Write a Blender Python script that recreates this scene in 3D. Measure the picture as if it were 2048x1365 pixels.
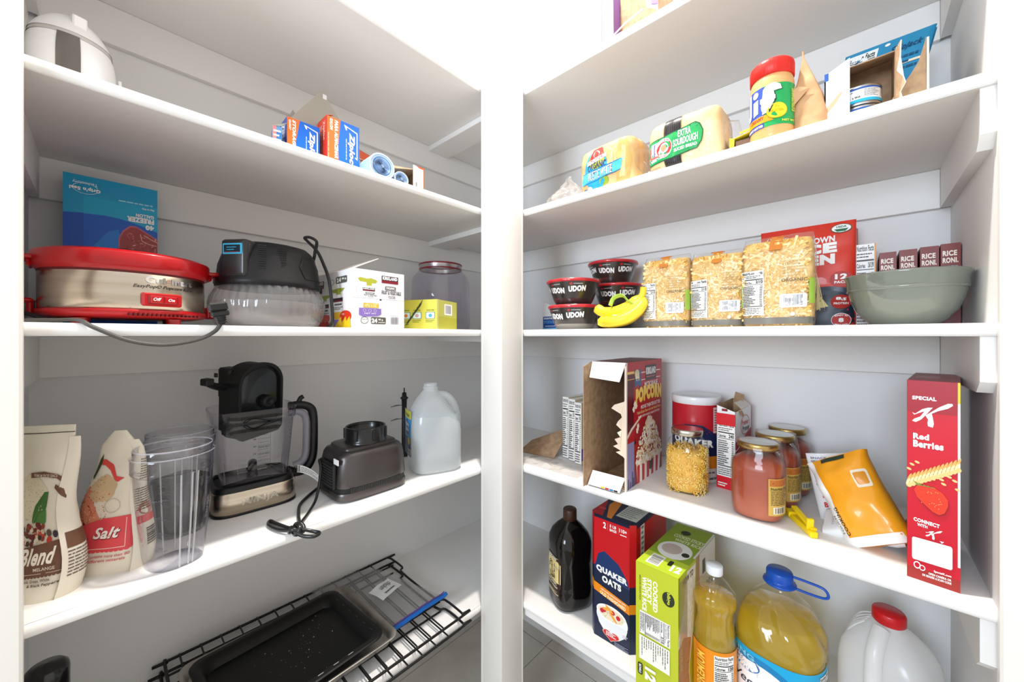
import bpy, bmesh, math, random
from mathutils import Vector, Matrix, noise
PI=math.pi
for o in list(bpy.data.objects): bpy.data.objects.remove(o)
SC=bpy.context.scene; COL=SC.collection
# ---------------- camera, world, lights, exposure ----------------
EYE=1.27
cd=bpy.data.cameras.new('camera'); cam=bpy.data.objects.new('camera',cd); COL.objects.link(cam)
cd.sensor_width=36; cd.lens=754/2048*36; cd.shift_y=-9.5/2048; cd.clip_start=.01
cam.location=(0,0,EYE); cam.rotation_euler=(PI/2,0,math.atan2(.67595,.73695)-PI/2)
SC.camera=cam
SC.view_settings.view_transform='Standard'; SC.view_settings.look='None'; SC.view_settings.gamma=1
SC.view_settings.exposure=.06; SC.view_settings.use_curve_mapping=False
w=bpy.data.worlds.new('world'); SC.world=w; w.use_nodes=True
bg=w.node_tree.nodes['Background']; bg.inputs[0].default_value=(1,.965,.92,1); bg.inputs[1].default_value=.98
def light(name,kind,loc,power,color,size,rot=(0,0,0),shape='DISK',size_y=None):
    l=bpy.data.lights.new(name,kind); o=bpy.data.objects.new(name,l); COL.objects.link(o)
    o.location=loc; o.rotation_euler=rot; l.energy=power; l.color=color
    if kind=='AREA':
        l.shape=shape; l.size=size
        if size_y: l.size_y=size_y
    else: l.shadow_soft_size=size
    return o
# ceiling lamp of the pantry
light('ceiling_lamp_light','AREA',(.58,.55,EYE+1.68),44,(1,.95,.88),.09)
# daylight window of the kitchen behind the camera, to its left
light('kitchen_window_light','AREA',(-1.9,.1,EYE+.35),50,(.72,.85,1),.9,rot=(0,-PI/2,0),shape='RECTANGLE',size_y=.9)
# ---------------- materials ----------------
_mc={}
def lin(c):
    if isinstance(c,str):
        c=c.lstrip('#'); c=tuple(int(c[i:i+2],16)/255 for i in (0,2,4))
    return tuple((x/12.92 if x<=.04045 else ((x+.055)/1.055)**2.4) for x in c)
def mat(c,rough=.5,metal=0.,coat=0.,key=None,bump=None,trans=0.,spec=.36,sub=0.):
    k=('p',c,rough,metal,coat,bump,trans,spec,sub)
    if k in _mc: return _mc[k]
    m=bpy.data.materials.new('m%03d'%len(_mc)); m.use_nodes=True; nt=m.node_tree; b=nt.nodes['Principled BSDF']
    b.inputs['Base Color'].default_value=(*lin(c),1); b.inputs['Roughness'].default_value=rough
    b.inputs['Metallic'].default_value=metal; b.inputs['Coat Weight'].default_value=coat
    b.inputs['Specular IOR Level'].default_value=spec
    b.inputs['Transmission Weight'].default_value=trans
    if sub: b.inputs['Subsurface Weight'].default_value=sub; b.inputs['Subsurface Scale'].default_value=.01
    if bump:
        sc,st,di=bump
        n=nt.nodes.new('ShaderNodeTexNoise'); n.inputs['Scale'].default_value=sc; n.inputs['Detail'].default_value=3
        tc=nt.nodes.new('ShaderNodeTexCoord'); nt.links.new(tc.outputs['Object'],n.inputs['Vector'])
        bp=nt.nodes.new('ShaderNodeBump'); bp.inputs['Strength'].default_value=st; bp.inputs['Distance'].default_value=di
        nt.links.new(n.outputs['Fac'],bp.inputs['Height']); nt.links.new(bp.outputs[0],b.inputs['Normal'])
    _mc[k]=m; return m
def noisy(c1,c2,scale=20,rough=.5,metal=0.,bump=0.,detail=4,stretch=(1,1,1),lo=.35,hi=.65):
    k=('n',c1,c2,scale,rough,metal,bump,detail,stretch,lo,hi)
    if k in _mc: return _mc[k]
    m=bpy.data.materials.new('m%03d'%len(_mc)); m.use_nodes=True; nt=m.node_tree; b=nt.nodes['Principled BSDF']
    b.inputs['Roughness'].default_value=rough; b.inputs['Metallic'].default_value=metal
    tc=nt.nodes.new('ShaderNodeTexCoord'); mp=nt.nodes.new('ShaderNodeMapping'); mp.inputs['Scale'].default_value=stretch
    n=nt.nodes.new('ShaderNodeTexNoise'); n.inputs['Scale'].default_value=scale; n.inputs['Detail'].default_value=detail
    r=nt.nodes.new('ShaderNodeValToRGB'); r.color_ramp.elements[0].color=(*lin(c1),1); r.color_ramp.elements[1].color=(*lin(c2),1)
    r.color_ramp.elements[0].position=lo; r.color_ramp.elements[1].position=hi
    L=nt.links.new; L(tc.outputs['Object'],mp.inputs[0]); L(mp.outputs[0],n.inputs['Vector']); L(n.outputs['Fac'],r.inputs[0]); L(r.outputs[0],b.inputs['Base Color'])
    if bump:
        bp=nt.nodes.new('ShaderNodeBump'); bp.inputs['Strength'].default_value=1; bp.inputs['Distance'].default_value=bump
        L(n.outputs['Fac'],bp.inputs['Height']); L(bp.outputs[0],b.inputs['Normal'])
    _mc[k]=m; return m
def clear(tint='e6e4ee',rough=.05,body=0.,bodycol='ffffff',ior=1.45,bump=None,edge=None):
    """thin clear plastic or glass: see-through, with its mirror-like film and optional haze of body colour"""
    k=('c',tint,rough,body,bodycol,ior,bump,edge)
    if k in _mc: return _mc[k]
    m=bpy.data.materials.new('m%03d'%len(_mc)); m.use_nodes=True; nt=m.node_tree; nt.nodes.clear(); L=nt.links.new
    out=nt.nodes.new('ShaderNodeOutputMaterial'); t=nt.nodes.new('ShaderNodeBsdfTransparent'); g=nt.nodes.new('ShaderNodeBsdfGlossy')
    g.inputs['Roughness'].default_value=rough; g.inputs['Color'].default_value=(.95,.95,.95,1)
    t.inputs['Color'].default_value=(*lin(tint),1)
    if edge:
        lw=nt.nodes.new('ShaderNodeLayerWeight'); lw.inputs['Blend'].default_value=.5
        r=nt.nodes.new('ShaderNodeMix'); r.data_type='RGBA'
        r.inputs[6].default_value=(*lin(tint),1); r.inputs[7].default_value=(*lin(edge),1)
        pe=nt.nodes.new('ShaderNodeMath'); pe.operation='POWER'; pe.inputs[1].default_value=2.5; L(lw.outputs['Facing'],pe.inputs[0]); L(pe.outputs[0],r.inputs[0]); L(r.outputs[2],t.inputs['Color'])
    fl=nt.nodes.new('ShaderNodeLayerWeight'); fl.inputs['Blend'].default_value=.5
    pw=nt.nodes.new('ShaderNodeMath'); pw.operation='POWER'; pw.inputs[1].default_value=4.5; L(fl.outputs['Facing'],pw.inputs[0])
    fr=nt.nodes.new('ShaderNodeMath'); fr.operation='MULTIPLY_ADD'; fr.inputs[1].default_value=.9*(ior-1)/.5; fr.inputs[2].default_value=.045*(ior-1)/.5; L(pw.outputs[0],fr.inputs[0])
    a=t
    if body:
        d=nt.nodes.new('ShaderNodeBsdfDiffuse'); d.inputs['Color'].default_value=(*lin(bodycol),1)
        tl=nt.nodes.new('ShaderNodeBsdfTranslucent'); tl.inputs['Color'].default_value=(*lin(bodycol),1)
        a1=nt.nodes.new('ShaderNodeMixShader'); a1.inputs[0].default_value=.5; L(d.outputs[0],a1.inputs[1]); L(tl.outputs[0],a1.inputs[2])
        a=nt.nodes.new('ShaderNodeMixShader'); a.inputs[0].default_value=body; L(t.outputs[0],a.inputs[1]); L(a1.outputs[0],a.inputs[2])
    mx=nt.nodes.new('ShaderNodeMixShader'); L(fr.outputs[0],mx.inputs[0]); L(a.outputs[0],mx.inputs[1]); L(g.outputs[0],mx.inputs[2])
    if bump:
        sc,di=bump
        n=nt.nodes.new('ShaderNodeTexNoise'); n.inputs['Scale'].default_value=sc
        tc=nt.nodes.new('ShaderNodeTexCoord'); L(tc.outputs['Object'],n.inputs['Vector'])
        bp=nt.nodes.new('ShaderNodeBump'); bp.inputs['Distance'].default_value=di; bp.inputs['Strength'].default_value=1
        L(n.outputs['Fac'],bp.inputs['Height']); L(bp.outputs[0],g.inputs['Normal']); L(bp.outputs[0],fl.inputs['Normal'])
    L(mx.outputs[0],out.inputs[0]); _mc[k]=m; return m
# ---------------- geometry collector ----------------
class G:
    def __init__(s): s.v=[];s.f=[];s.m=[];s.sm=[];s.mats=[]
    def mi(s,m):
        if isinstance(m,str): m=mat(m)
        if m not in s.mats: s.mats.append(m)
        return s.mats.index(m)
    def add(s,vs,fs,m,smooth=False,M=None):
        b=len(s.v); i=s.mi(m)
        for p in vs:
            p=Vector(p)
            if M: p=M@p
            s.v.append(p)
        for f in fs: s.f.append(tuple(x+b for x in f)); s.m.append(i); s.sm.append(smooth)
        return s
    def box(s,x0,y0,z0,x1,y1,z1,m,bev=0,M=None,seg=1):
        bm=bmesh.new(); bmesh.ops.create_cube(bm,size=1)
        for v in bm.verts: v.co=Vector(((x0+x1)/2+v.co.x*(x1-x0),(y0+y1)/2+v.co.y*(y1-y0),(z0+z1)/2+v.co.z*(z1-z0)))
        if bev: bmesh.ops.bevel(bm,geom=bm.edges[:],offset=bev,segments=seg,affect='EDGES',profile=.5)
        bm.verts.index_update()
        s.add([v.co.copy() for v in bm.verts],[[v.index for v in f.verts] for f in bm.faces],m,seg>1,M); bm.free(); return s
    def loft(s,rings,m,smooth=True,cap0=True,cap1=True,M=None,close=False):
        n=len(rings[0]); vs=[p for r in rings for p in r]; fs=[]
        K=len(rings)
        for k in range(K if close else K-1):
            a=k*n; b=((k+1)%K)*n
            for i in range(n): fs.append((a+i,a+(i+1)%n,b+(i+1)%n,b+i))
        s.add(vs,fs,m,smooth,M)
        if not close:
            if cap0: s.add(rings[0],[tuple(reversed(range(n)))],m,False,M)
            if cap1: s.add(rings[-1],[tuple(range(n))],m,False,M)
        return s
    def lathe(s,prof,m,n=48,ex=2,asp=1.,smooth=True,caps=(True,True),M=None,ribs=None,cx=0,cy=0):
        rings=[]
        for r,z in prof:
            ring=[]
            for i in range(n):
                a=2*PI*i/n; c,si=math.cos(a),math.sin(a)
                k=(abs(c)**ex+abs(si)**ex)**(-1/ex); rr=r*k
                if ribs: rr*=1+ribs(a,z)
                ring.append((cx+rr*c,cy+rr*si*asp,z))
            rings.append(ring)
        return s.loft(rings,m,smooth,caps[0],caps[1],M)
    def tube(s,pts,r,m,n=8,closed=False,M=None,flat=1.,smoothpath=0,caps=True):
        pts=[Vector(p) for p in pts]
        if smoothpath: pts=spline(pts,smoothpath,closed)
        rings=[]; K=len(pts); N=None
        for i,p in enumerate(pts):
            a=pts[(i-1)%K] if (closed or i>0) else p; b=pts[(i+1)%K] if (closed or i<K-1) else p
            T=(b-a).normalized()
            if N is None: N=T.orthogonal().normalized()
            N=(N-T*N.dot(T)).normalized(); B=T.cross(N)
            rr=r(i/(K-1)) if callable(r) else r
            rings.append([p+N*(rr*math.cos(2*PI*j/n))+B*(rr*flat*math.sin(2*PI*j/n)) for j in range(n)])
        return s.loft(rings,m,True,caps,caps,M,close=closed)
    def prism(s,pts,z0,z1,m,M=None,smooth=False,m2=None):
        n=len(pts); lo=[(x,y,z0) for x,y in pts]; hi=[(x,y,z1) for x,y in pts]
        s.add(lo+hi,[(i,(i+1)%n,n+(i+1)%n,n+i) for i in range(n)],m2 or m,smooth,M)
        s.add(lo,[tuple(reversed(range(n)))],m,False,M); s.add(hi,[tuple(range(n))],m,False,M); return s
    def quad(s,a,b,c,d,m): return s.add([a,b,c,d],[(0,1,2,3)],m)
    def grid(s,fn,nu,nv,m,smooth=True,M=None):
        vs=[fn(i/nu,j/nv) for j in range(nv+1) for i in range(nu+1)]
        fs=[(j*(nu+1)+i,j*(nu+1)+i+1,(j+1)*(nu+1)+i+1,(j+1)*(nu+1)+i) for j in range(nv) for i in range(nu)]
        return s.add(vs,fs,m,smooth,M)
    def ball(s,c,rx,ry,rz,m,n=10,M=None):
        prof=[(math.sin(PI*k/n),-math.cos(PI*k/n)) for k in range(n+1)]
        vs=[];fs=[];q=n*2
        for r,z in prof:
            for i in range(q):
                a=2*PI*i/q; vs.append((c[0]+rx*r*math.cos(a),c[1]+ry*r*math.sin(a),c[2]+rz*z))
        for k in range(n):
            for i in range(q): fs.append((k*q+i,k*q+(i+1)%q,(k+1)*q+(i+1)%q,(k+1)*q+i))
        return s.add(vs,fs,m,True,M)
    def build(s,name,parent=None,loc=None,rz=0,rot=None):
        me=bpy.data.meshes.new(name); me.from_pydata([tuple(v) for v in s.v],[],s.f)
        for m in s.mats: me.materials.append(m)
        me.polygons.foreach_set('material_index',s.m); me.polygons.foreach_set('use_smooth',s.sm); me.update()
        o=bpy.data.objects.new(name,me); COL.objects.link(o)
        if parent: o.parent=parent
        if loc: o.location=loc
        o.rotation_euler=rot if rot else (0,0,rz)
        return o
def spline(P,k,closed=False):
    out=[];n=len(P)
    rng=range(n) if closed else range(n-1)
    for i in rng:
        p0=P[(i-1)%n] if closed or i>0 else P[0]; p1=P[i]; p2=P[(i+1)%n]; p3=P[(i+2)%n] if closed or i<n-2 else P[-1]
        for j in range(k):
            t=j/k; out.append(.5*((2*p1)+(p2-p0)*t+(2*p0-5*p1+4*p2-p3)*t*t+(3*p1-p0-3*p2+p3)*t**3))
    if not closed: out.append(P[-1])
    return out
def tag(o,label,cat,group=None):
    o['label']=label; o['category']=cat
    if group: o['group']=group
    return o
def thing(name,label,cat,loc,rz=0,group=None):
    o=bpy.data.objects.new(name,None); COL.objects.link(o); o.location=loc; o.rotation_euler=(0,0,rz); o.empty_display_size=.05
    return tag(o,label,cat,group)
def struct(o): o['kind']='structure'; return o
# ---------------- printing on surfaces ----------------
_tc={}
def textmesh(s,bold,shear):
    k=(s,bold,shear)
    if k in _tc: return _tc[k]
    cu=bpy.data.curves.new('t','FONT'); cu.body=s; cu.resolution_u=3; cu.offset=bold; cu.shear=shear; cu.space_character=1+bold*2
    ob=bpy.data.objects.new('t',cu); COL.objects.link(ob); bpy.context.view_layer.update()
    dg=bpy.context.evaluated_depsgraph_get(); me=bpy.data.meshes.new_from_object(ob.evaluated_get(dg))
    vs=[(v.co.x,v.co.y) for v in me.vertices]; fs=[tuple(p.vertices) for p in me.polygons]
    bpy.data.objects.remove(ob); bpy.data.meshes.remove(me); bpy.data.curves.remove(cu)
    x0=min(v[0] for v in vs);x1=max(v[0] for v in vs);y0=min(v[1] for v in vs);y1=max(v[1] for v in vs)
    vs=[((x-x0)/max(x1-x0,1e-6),(y-y0)/max(y1-y0,1e-6)) for x,y in vs]
    _tc[k]=(vs,fs); return _tc[k]
class P:
    """prints flat colour shapes and lettering onto a surface fn(s,t,h)->point, s,t in 0..1"""
    def __init__(s,g,fn,cut=None,dh=.00005,h0=.0002,rough=.45,coat=0.): s.g=g;s.fn=fn;s.cut=cut;s.h=max(h0,.0004) if cut else h0;s.dh=.00009 if cut else dh;s.rough=rough;s.coat=coat;s.rnd=random.Random(7)
    def c(s,col): return mat(col,s.rough,coat=s.coat) if isinstance(col,str) else col
    def up(s): s.h+=s.dh
    def raw(s,vs,fs,col,cut=True,bump=True):
        if s.cut and cut:
            bm=bmesh.new(); bv=[bm.verts.new((x,y,0)) for x,y in vs]
            for f in fs:
                try: bm.faces.new([bv[i] for i in f])
                except ValueError: pass
            for _ in range(9):
                es=[e for e in bm.edges if abs(e.verts[0].co.x-e.verts[1].co.x)>s.cut[0]*1.01 or abs(e.verts[0].co.y-e.verts[1].co.y)>s.cut[1]*1.01]
                if not es: break
                bmesh.ops.triangulate(bm,faces=[f for f in bm.faces if len(f.verts)>4])
                es=[e for e in bm.edges if abs(e.verts[0].co.x-e.verts[1].co.x)>s.cut[0]*1.01 or abs(e.verts[0].co.y-e.verts[1].co.y)>s.cut[1]*1.01]
                if not es: break
                bmesh.ops.subdivide_edges(bm,edges=es,cuts=1,use_grid_fill=True)
            bm.verts.index_update()
            vs=[(v.co.x,v.co.y) for v in bm.verts]; fs=[[v.index for v in f.verts] for f in bm.faces]; bm.free()
        s.g.add([s.fn(x,y,s.h) for x,y in vs],fs,s.c(col),bool(s.cut))
        if bump: s.up()
    def rect(s,x0,y0,x1,y1,col,bump=True):
        if s.cut:
            nx=max(1,math.ceil(abs(x1-x0)/s.cut[0])); ny=max(1,math.ceil(abs(y1-y0)/s.cut[1]))
        else: nx=ny=1
        vs=[(x0+(x1-x0)*i/nx,y0+(y1-y0)*j/ny) for j in range(ny+1) for i in range(nx+1)]
        fs=[(j*(nx+1)+i,j*(nx+1)+i+1,(j+1)*(nx+1)+i+1,(j+1)*(nx+1)+i) for j in range(ny) for i in range(nx)]
        s.raw(vs,fs,col,False,bump)
    def poly(s,pts,col,bump=True): s.raw(pts,[tuple(range(len(pts)))],col,bump=bump)
    def ell(s,cx,cy,rx,ry,col,n=28,a0=0,bump=True,w=0.,rnd=None,rot=0):
        pts=[]
        for i in range(n):
            a=2*PI*i/n; k=1+(w*math.sin(5*a+a0)+w*.6*math.sin(9*a+2*a0) if w else 0)
            x,y=rx*k*math.cos(a),ry*k*math.sin(a); pts.append((cx+x*math.cos(rot)-y*math.sin(rot),cy+x*math.sin(rot)+y*math.cos(rot)))
        s.poly(pts,col,bump)
    def ring(s,cx,cy,rx,ry,k,col,n=36,a0=0,a1=2*PI):
        vs=[];fs=[]
        for i in range(n+1):
            a=a0+(a1-a0)*i/n; vs+= [(cx+rx*math.cos(a),cy+ry*math.sin(a)),(cx+rx*k*math.cos(a),cy+ry*k*math.sin(a))]
        for i in range(n): fs.append((2*i,2*i+1,2*i+3,2*i+2))
        s.raw(vs,fs,col)
    def rrect(s,x0,y0,x1,y1,rx,ry,col,bump=True):
        pts=[]
        for cx,cy,a in ((x1-rx,y0+ry,-PI/2),(x1-rx,y1-ry,0),(x0+rx,y1-ry,PI/2),(x0+rx,y0+ry,PI)):
            for j in range(5): pts.append((cx+rx*math.cos(a+j*PI/8),cy+ry*math.sin(a+j*PI/8)))
        s.poly(pts,col,bump)
    def text(s,t,x0,y0,x1,y1,col,bold=.02,shear=0.,rot=0,arc=0.,slope=0.,bump=True):
        vs,fs=textmesh(t,bold,shear); o=[]
        for x,y in vs:
            if arc: y=y+arc*(1-(2*x-1)**2)
            if slope: y=y+slope*x
            if rot==90: x,y=1-y,x
            elif rot==-90: x,y=y,1-x
            elif rot==180: x,y=1-x,1-y
            o.append((x0+(x1-x0)*x,y0+(y1-y0)*y))
        s.raw(o,fs,col,bump=bump)
    def lines(s,x0,y0,x1,y1,n,col,fill=.5,rag=.3,rot=0,seed=1):
        r=random.Random(seed); first=True
        for i in range(n):
            a=(i+.5-fill/2)/n; b=(i+.5+fill/2)/n; x=0
            e=1-r.random()*rag
            while x<e-.02:
                l=min(e-x,.06+r.random()*.16)
                if rot: q=(x0+(x1-x0)*(a if rot<0 else 1-b),y1-(y1-y0)*(x+l) if rot<0 else y0+(y1-y0)*x,x0+(x1-x0)*(b if rot<0 else 1-a),y1-(y1-y0)*x if rot<0 else y0+(y1-y0)*(x+l))
                else: q=(x0+(x1-x0)*x,y1-(y1-y0)*b,x0+(x1-x0)*(x+l),y1-(y1-y0)*a)
                s.rect(*q,col,bump=False); x+=l+.025
        s.up()
    def bars(s,x0,y0,x1,y1,col='222222',n=22,seed=3,vert=True):
        r=random.Random(seed); ws=[r.choice((1,1,2,3)) for _ in range(n*2)]; T=sum(ws); x=0
        for i,wd in enumerate(ws):
            if i%2==0:
                a=x/T;b=(x+wd)/T
                if vert: s.rect(x0+(x1-x0)*a,y0,x0+(x1-x0)*b,y1,col,bump=False)
                else: s.rect(x0,y0+(y1-y0)*a,x1,y0+(y1-y0)*b,col,bump=False)
            x+=wd
        s.up()
    def nutri(s,x0,y0,x1,y1,cal='210',bgc='f6f4f0',rows=12,rot=0,k='1c1c1c'):
        """a nutrition panel; rot=-90 turns it to read downwards"""
        s.rect(x0,y0,x1,y1,bgc)
        def T(a,b,c,d):
            if rot==-90: return (x0+(x1-x0)*b,y1-(y1-y0)*c,x0+(x1-x0)*d,y1-(y1-y0)*a)
            return (x0+(x1-x0)*a,y0+(y1-y0)*b,x0+(x1-x0)*c,y0+(y1-y0)*d)
        s.text('Nutrition Facts',*T(.04,.915,.96,.985),k,.03,rot=rot)
        s.lines(*T(.04,.83,.9,.9),2,k,.4,.3,rot=rot); s.rect(*T(.03,.795,.97,.815),k)
        s.text('Calories',*T(.04,.715,.5,.77),k,.03,rot=rot); s.text(cal,*T(.66,.715,.96,.785),k,.04,rot=rot)
        s.rect(*T(.03,.69,.97,.7),k)
        r=random.Random(5)
        for i in range(rows):
            y=.67-i*(.46/rows); h=.46/rows
            s.lines(*T(.04,y-h*.75,.4+.3*r.random(),y-h*.2),1,k,.8,.1,rot=rot,seed=i); s.lines(*T(.84,y-h*.75,.95,y-h*.2),1,k,.8,0,rot=rot,seed=i)
            s.rect(*T(.03,y-h*.98,.97,y-h*.93),'8a8a88')
        s.rect(*T(.03,.19,.97,.205),k); s.lines(*T(.04,.02,.95,.17),4,'4a4a4a',.4,.2,rot=rot)
def plane(O,R,U,w,h):
    O=Vector(O);R=Vector(R);U=Vector(U);N=R.cross(U)
    return lambda s,t,k: O+R*(w*s)+U*(h*t)+N*k
def cyl(r,a0,a1,z0,z1,cx=0,cy=0,ex=2,asp=1.):
    """a0..a1: angle seen from outside, s grows to the viewer's right; r may be a function of t"""
    def f(s,t,k):
        a=a0+(a1-a0)*s; c,si=math.cos(a),math.sin(a); q=(abs(c)**ex+abs(si)**ex)**(-1/ex)
        rr=(r(t) if callable(r) else r)*q+k
        return Vector((cx+rr*c,cy+rr*si*asp,z0+(z1-z0)*t))
    return f
def front(w,h,y=0,x=0,z=0): return plane((x,y,z),(1,0,0),(0,0,1),w,h)      # faces -y
def sideR(d,h,x,y=0,z=0): return plane((x,y,z),(0,1,0),(0,0,1),d,h)        # faces +x
def sideL(d,h,x=0,y=0,z=0): return plane((x,y+d,z),(0,-1,0),(0,0,1),d,h)   # faces -x
def topf(w,d,z,x=0,y=0): return plane((x,y,z),(1,0,0),(0,1,0),w,d)         # faces +z
RR=-PI/2   # right-hand run: local x runs towards the camera's right (-y), local y goes into the shelf (+x)
# ---------------- setting ----------------
paint=mat('e9e7e4',.55,bump=(60,.25,.0006)); wallp=mat('e4e3e2',.7,bump=(90,.2,.0005)); trimp=mat('dedbd5',.4,bump=(25,.12,.0006))
def slab(name,*a,m=None,bev=0):
    return struct(G().box(*a,m or wallp,bev).build(name))
WX,WY=1.277,1.26   # inner faces of right and left walls
CE=EYE+1.75
slab('wall_left',-.12,WY,0,WX+.1,WY+.1,CE); slab('wall_right',WX,-.17,0,WX+.1,WY,CE)
slab('wall_left_end',-.65,.852,0,-.101,WY+.1,CE); slab('wall_right_end',.886,-.65,0,WX+.1,-.152,CE)
struct(G().box(-.6,.834,0,-.072,.852,CE,trimp,.003).build('trim_1'))
struct(G().box(.868,-.6,0,.886,-.150,CE,trimp,.003).build('trim_2'))
slab('ceiling',-.65,-.65,CE,WX+.1,WY+.1,CE+.05)
g=G(); tile=noisy('b9b4ac','c6c1b9',9,.35,stretch=(1,1,1)); g.box(-.65,-.65,-.05,WX+.1,WY+.1,0,mat('8d8880',.8))
for i in range(-2,5):
    for j in range(-2,4):
        x0,x1=max(.33+.6*i-.3,-.65),min(.927+.6*i-.3,WX+.1); y0,y1=max(.94+.3*j+.0015,-.65),min(.94+.3*(j+1)-.0015,WY+.1)
        if x1>x0 and y1>y0: g.box(x0,y0,-.002,x1,y1,.003,tile,.0008)
struct(g.build('floor'))
# corner post
PX0,PX1,PY0,PY1=.784,.882,.7615,.848
g=G(); g.box(PX0,PY0,0.003,PX1,PY1,EYE+.769,trimp,.004,seg=2)
g.box(PX0-.0015,PY1-.006,0.003,PX0,PY1-.003,EYE+.769,trimp); g.box(PX1-.006,PY0-.0015,0.003,PX1-.003,PY0,EYE+.769,trimp)
struct(g.build('trim_3'))
LV=[('topmost',.749),('upper',.373),('eye-level',0.),('lower',-.422),('lowest',-.845)]
TH=.02
def nosing(pts_fn,length,m):   # half-round front edge profile swept along x
    g=G(); n=8; prof=[(0,0)]
    for k in range(n+1):
        a=-PI/2+PI*k/n; prof.append((-.006*math.cos(a)-.0,TH/2+TH/2*math.sin(a)))
    prof.append((0,TH))
    return prof
for nm,zr in LV:
    z=EYE+zr
    # left run
    t=thing('wall_shelf','white painted %s shelf of the left run'%nm,'shelf',(-.101,.855,z),0,'built-in pantry shelves')
    L=.883+.101; D=WY-.855
    g=G(); g.box(0,0,0,L,D,TH,paint); g.build('board',t)
    def sweep(Lg,mir=False):
        g=G(); prof=nosing(None,Lg,paint); n=len(prof)
        a=[(0,y,zz) for y,zz in prof]; b=[(Lg,y,zz) for y,zz in prof]
        g.loft([a,b],paint,True); return g
    sweep(L-.004).build('edge_nosing',t)
    g=G(); ch=.087
    g.box(0.012,D-.015,-ch,WX+.101-.0005,D,-.0003,paint,.001); g.build('wall_cleat',t)
    g=G(); g.prism([(0.006,0),(D-.016,0),(D-.016,-ch),(0.03,-ch),(0.006,-ch+.02)],0,.015,paint,M=Matrix(((0,0,1,0),(1,0,0,0),(0,1,0,0),(0,0,0,1)))); g.build('wall_cleat',t)
    if zr>-.8:
        g=G(); g.box(L-.012,0,-.019,L+.08,D-.0155,-.0003,paint,.001); g.build('support_batten',t)
    # right run
    t=thing('wall_shelf','white painted %s shelf of the right run'%nm,'shelf',(.889,-.152,z),0,'built-in pantry shelves')
    L2=WY+.152; D2=WX-.889
    g=G(); g.box(-.0055,1.007,0,D2,L2,TH,paint); g.box(0,0,0,D2,1.0069,TH,paint); g.build('board',t)
    Mx=Matrix(((0,1,0,0),(1,0,0,0),(0,0,1,0),(0,0,0,1)))
    g=G(); prof=nosing(None,1,paint); g.loft([[(y,0,zz) for y,zz in prof],[(y,1.003,zz) for y,zz in prof]],paint,True); g.build('edge_nosing',t)
    g=G(); g.box(D2-.015,.0165,-ch,D2,L2-.0155,-.0003,paint,.001); g.build('wall_cleat',t)
    g=G(); g.prism([(0.006,0),(D2-.016,0),(D2-.016,-ch),(0.03,-ch),(0.006,-ch+.018)],-.0165,0,paint,M=Matrix(((1,0,0,0),(0,0,-1,0),(0,1,0,0),(0,0,0,1)))); g.build('wall_cleat',t)
    if zr<-.8:
        g=G(); g.box(.004,.001,-.024,.022,1.0,0,paint,.001); g.build('front_rail',t)
# ceiling lamp fitting
t=thing('ceiling_light','round white flush ceiling lamp of the pantry','ceiling light',(.58,.55,CE))
G().lathe([(.0,-.012),(.048,-.012),(.06,-.006),(.065,0)],trimp,caps=(False,True)).build('lamp_ring',t)
# ---------------- shared builders ----------------
AZ,MZ,CZ,DZ,TZ=EYE+.393,EYE+.02,EYE-.402,EYE-.825,EYE+.769
class Pillow:
    def __init__(s,w,h,d,wt=lambda t:1,dt=lambda t:1,n=2.6,amp=0.,fq=30,seed=0,lean=lambda t:0,xs=lambda t:0): s.__dict__.update(locals())
    def pt(s,u,t,k=0,side=-1):
        e=max(0,1-abs(2*u-1)**s.n)**(1/s.n); x=(u-.5)*s.w*s.wt(t)+s.xs(t); y=side*(s.d/2*s.dt(t)*e+k)+s.lean(t)
        p=Vector((x,y,s.h*t))
        if s.amp:
            q=noise.noise(Vector((x*s.fq+s.seed,t*s.h*s.fq,side*3+s.seed)))+.5*noise.noise(Vector((x*s.fq*2.3,t*s.h*s.fq*2.3+s.seed,side*3)))
            p.y+=side*q*s.amp*min(1,e*2)*min(1,s.dt(t)*3+.3)
        return p
    def mesh(s,g,m,nu=24,nt=26,M=None,grow=0):
        rings=[]
        for j in range(nt+1):
            t=j/nt; r=[]
            for i in range(nu): r.append(s.pt(.5-.5*math.cos(PI*i/nu),t,grow))
            for i in range(nu): r.append(s.pt(.5+.5*math.cos(PI*i/nu),t,grow,1))
            rings.append(r)
        return g.loft(rings,m,True,M=M)
def se(t,n=4): return max(0,1-abs(2*t-1)**n)**(1/n)
CARD='a98c6e'; cardm=noisy('9c7d60','b39472',60,.85,bump=.0002)
def carton(name,label,cat,loc,rz,w,d,h,col,prints,group=None,rough=.38,faces=None,bev=.0012):
    """closed printed carton; faces: other colours per face"""
    g=G(); g.box(0,0,0,w,d,h,mat(col,rough),bev)
    fns={'front':front(w,h),'right':sideR(d,h,w),'left':sideL(d,h),'top':topf(w,d,h),'back':plane((w,d,0),(-1,0,0),(0,0,1),w,h)}
    for k,f in (prints or {}).items(): p=P(g,fns[k],rough=rough); f(p)
    o=g.build(name,loc=loc,rz=rz); return tag(o,label,cat,group)
WHT='f7f6f3'; BLK='1b1b1b'
def panel(g,a,b,c,d,th,mo,mi=None):
    """thin sheet through four corners; mo on the side the corners wind towards the viewer, mi behind"""
    a,b,c,d=map(Vector,(a,b,c,d)); n=(b-a).cross(d-a).normalized()*th
    g.add([a,b,c,d],[(0,1,2,3)],mo); g.add([a-n,b-n,c-n,d-n],[(3,2,1,0)],mi or mo)
    g.add([a,b,c,d,a-n,b-n,c-n,d-n],[(0,4,5,1),(1,5,6,2),(2,6,7,3),(3,7,4,0)],mi or mo)
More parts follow.
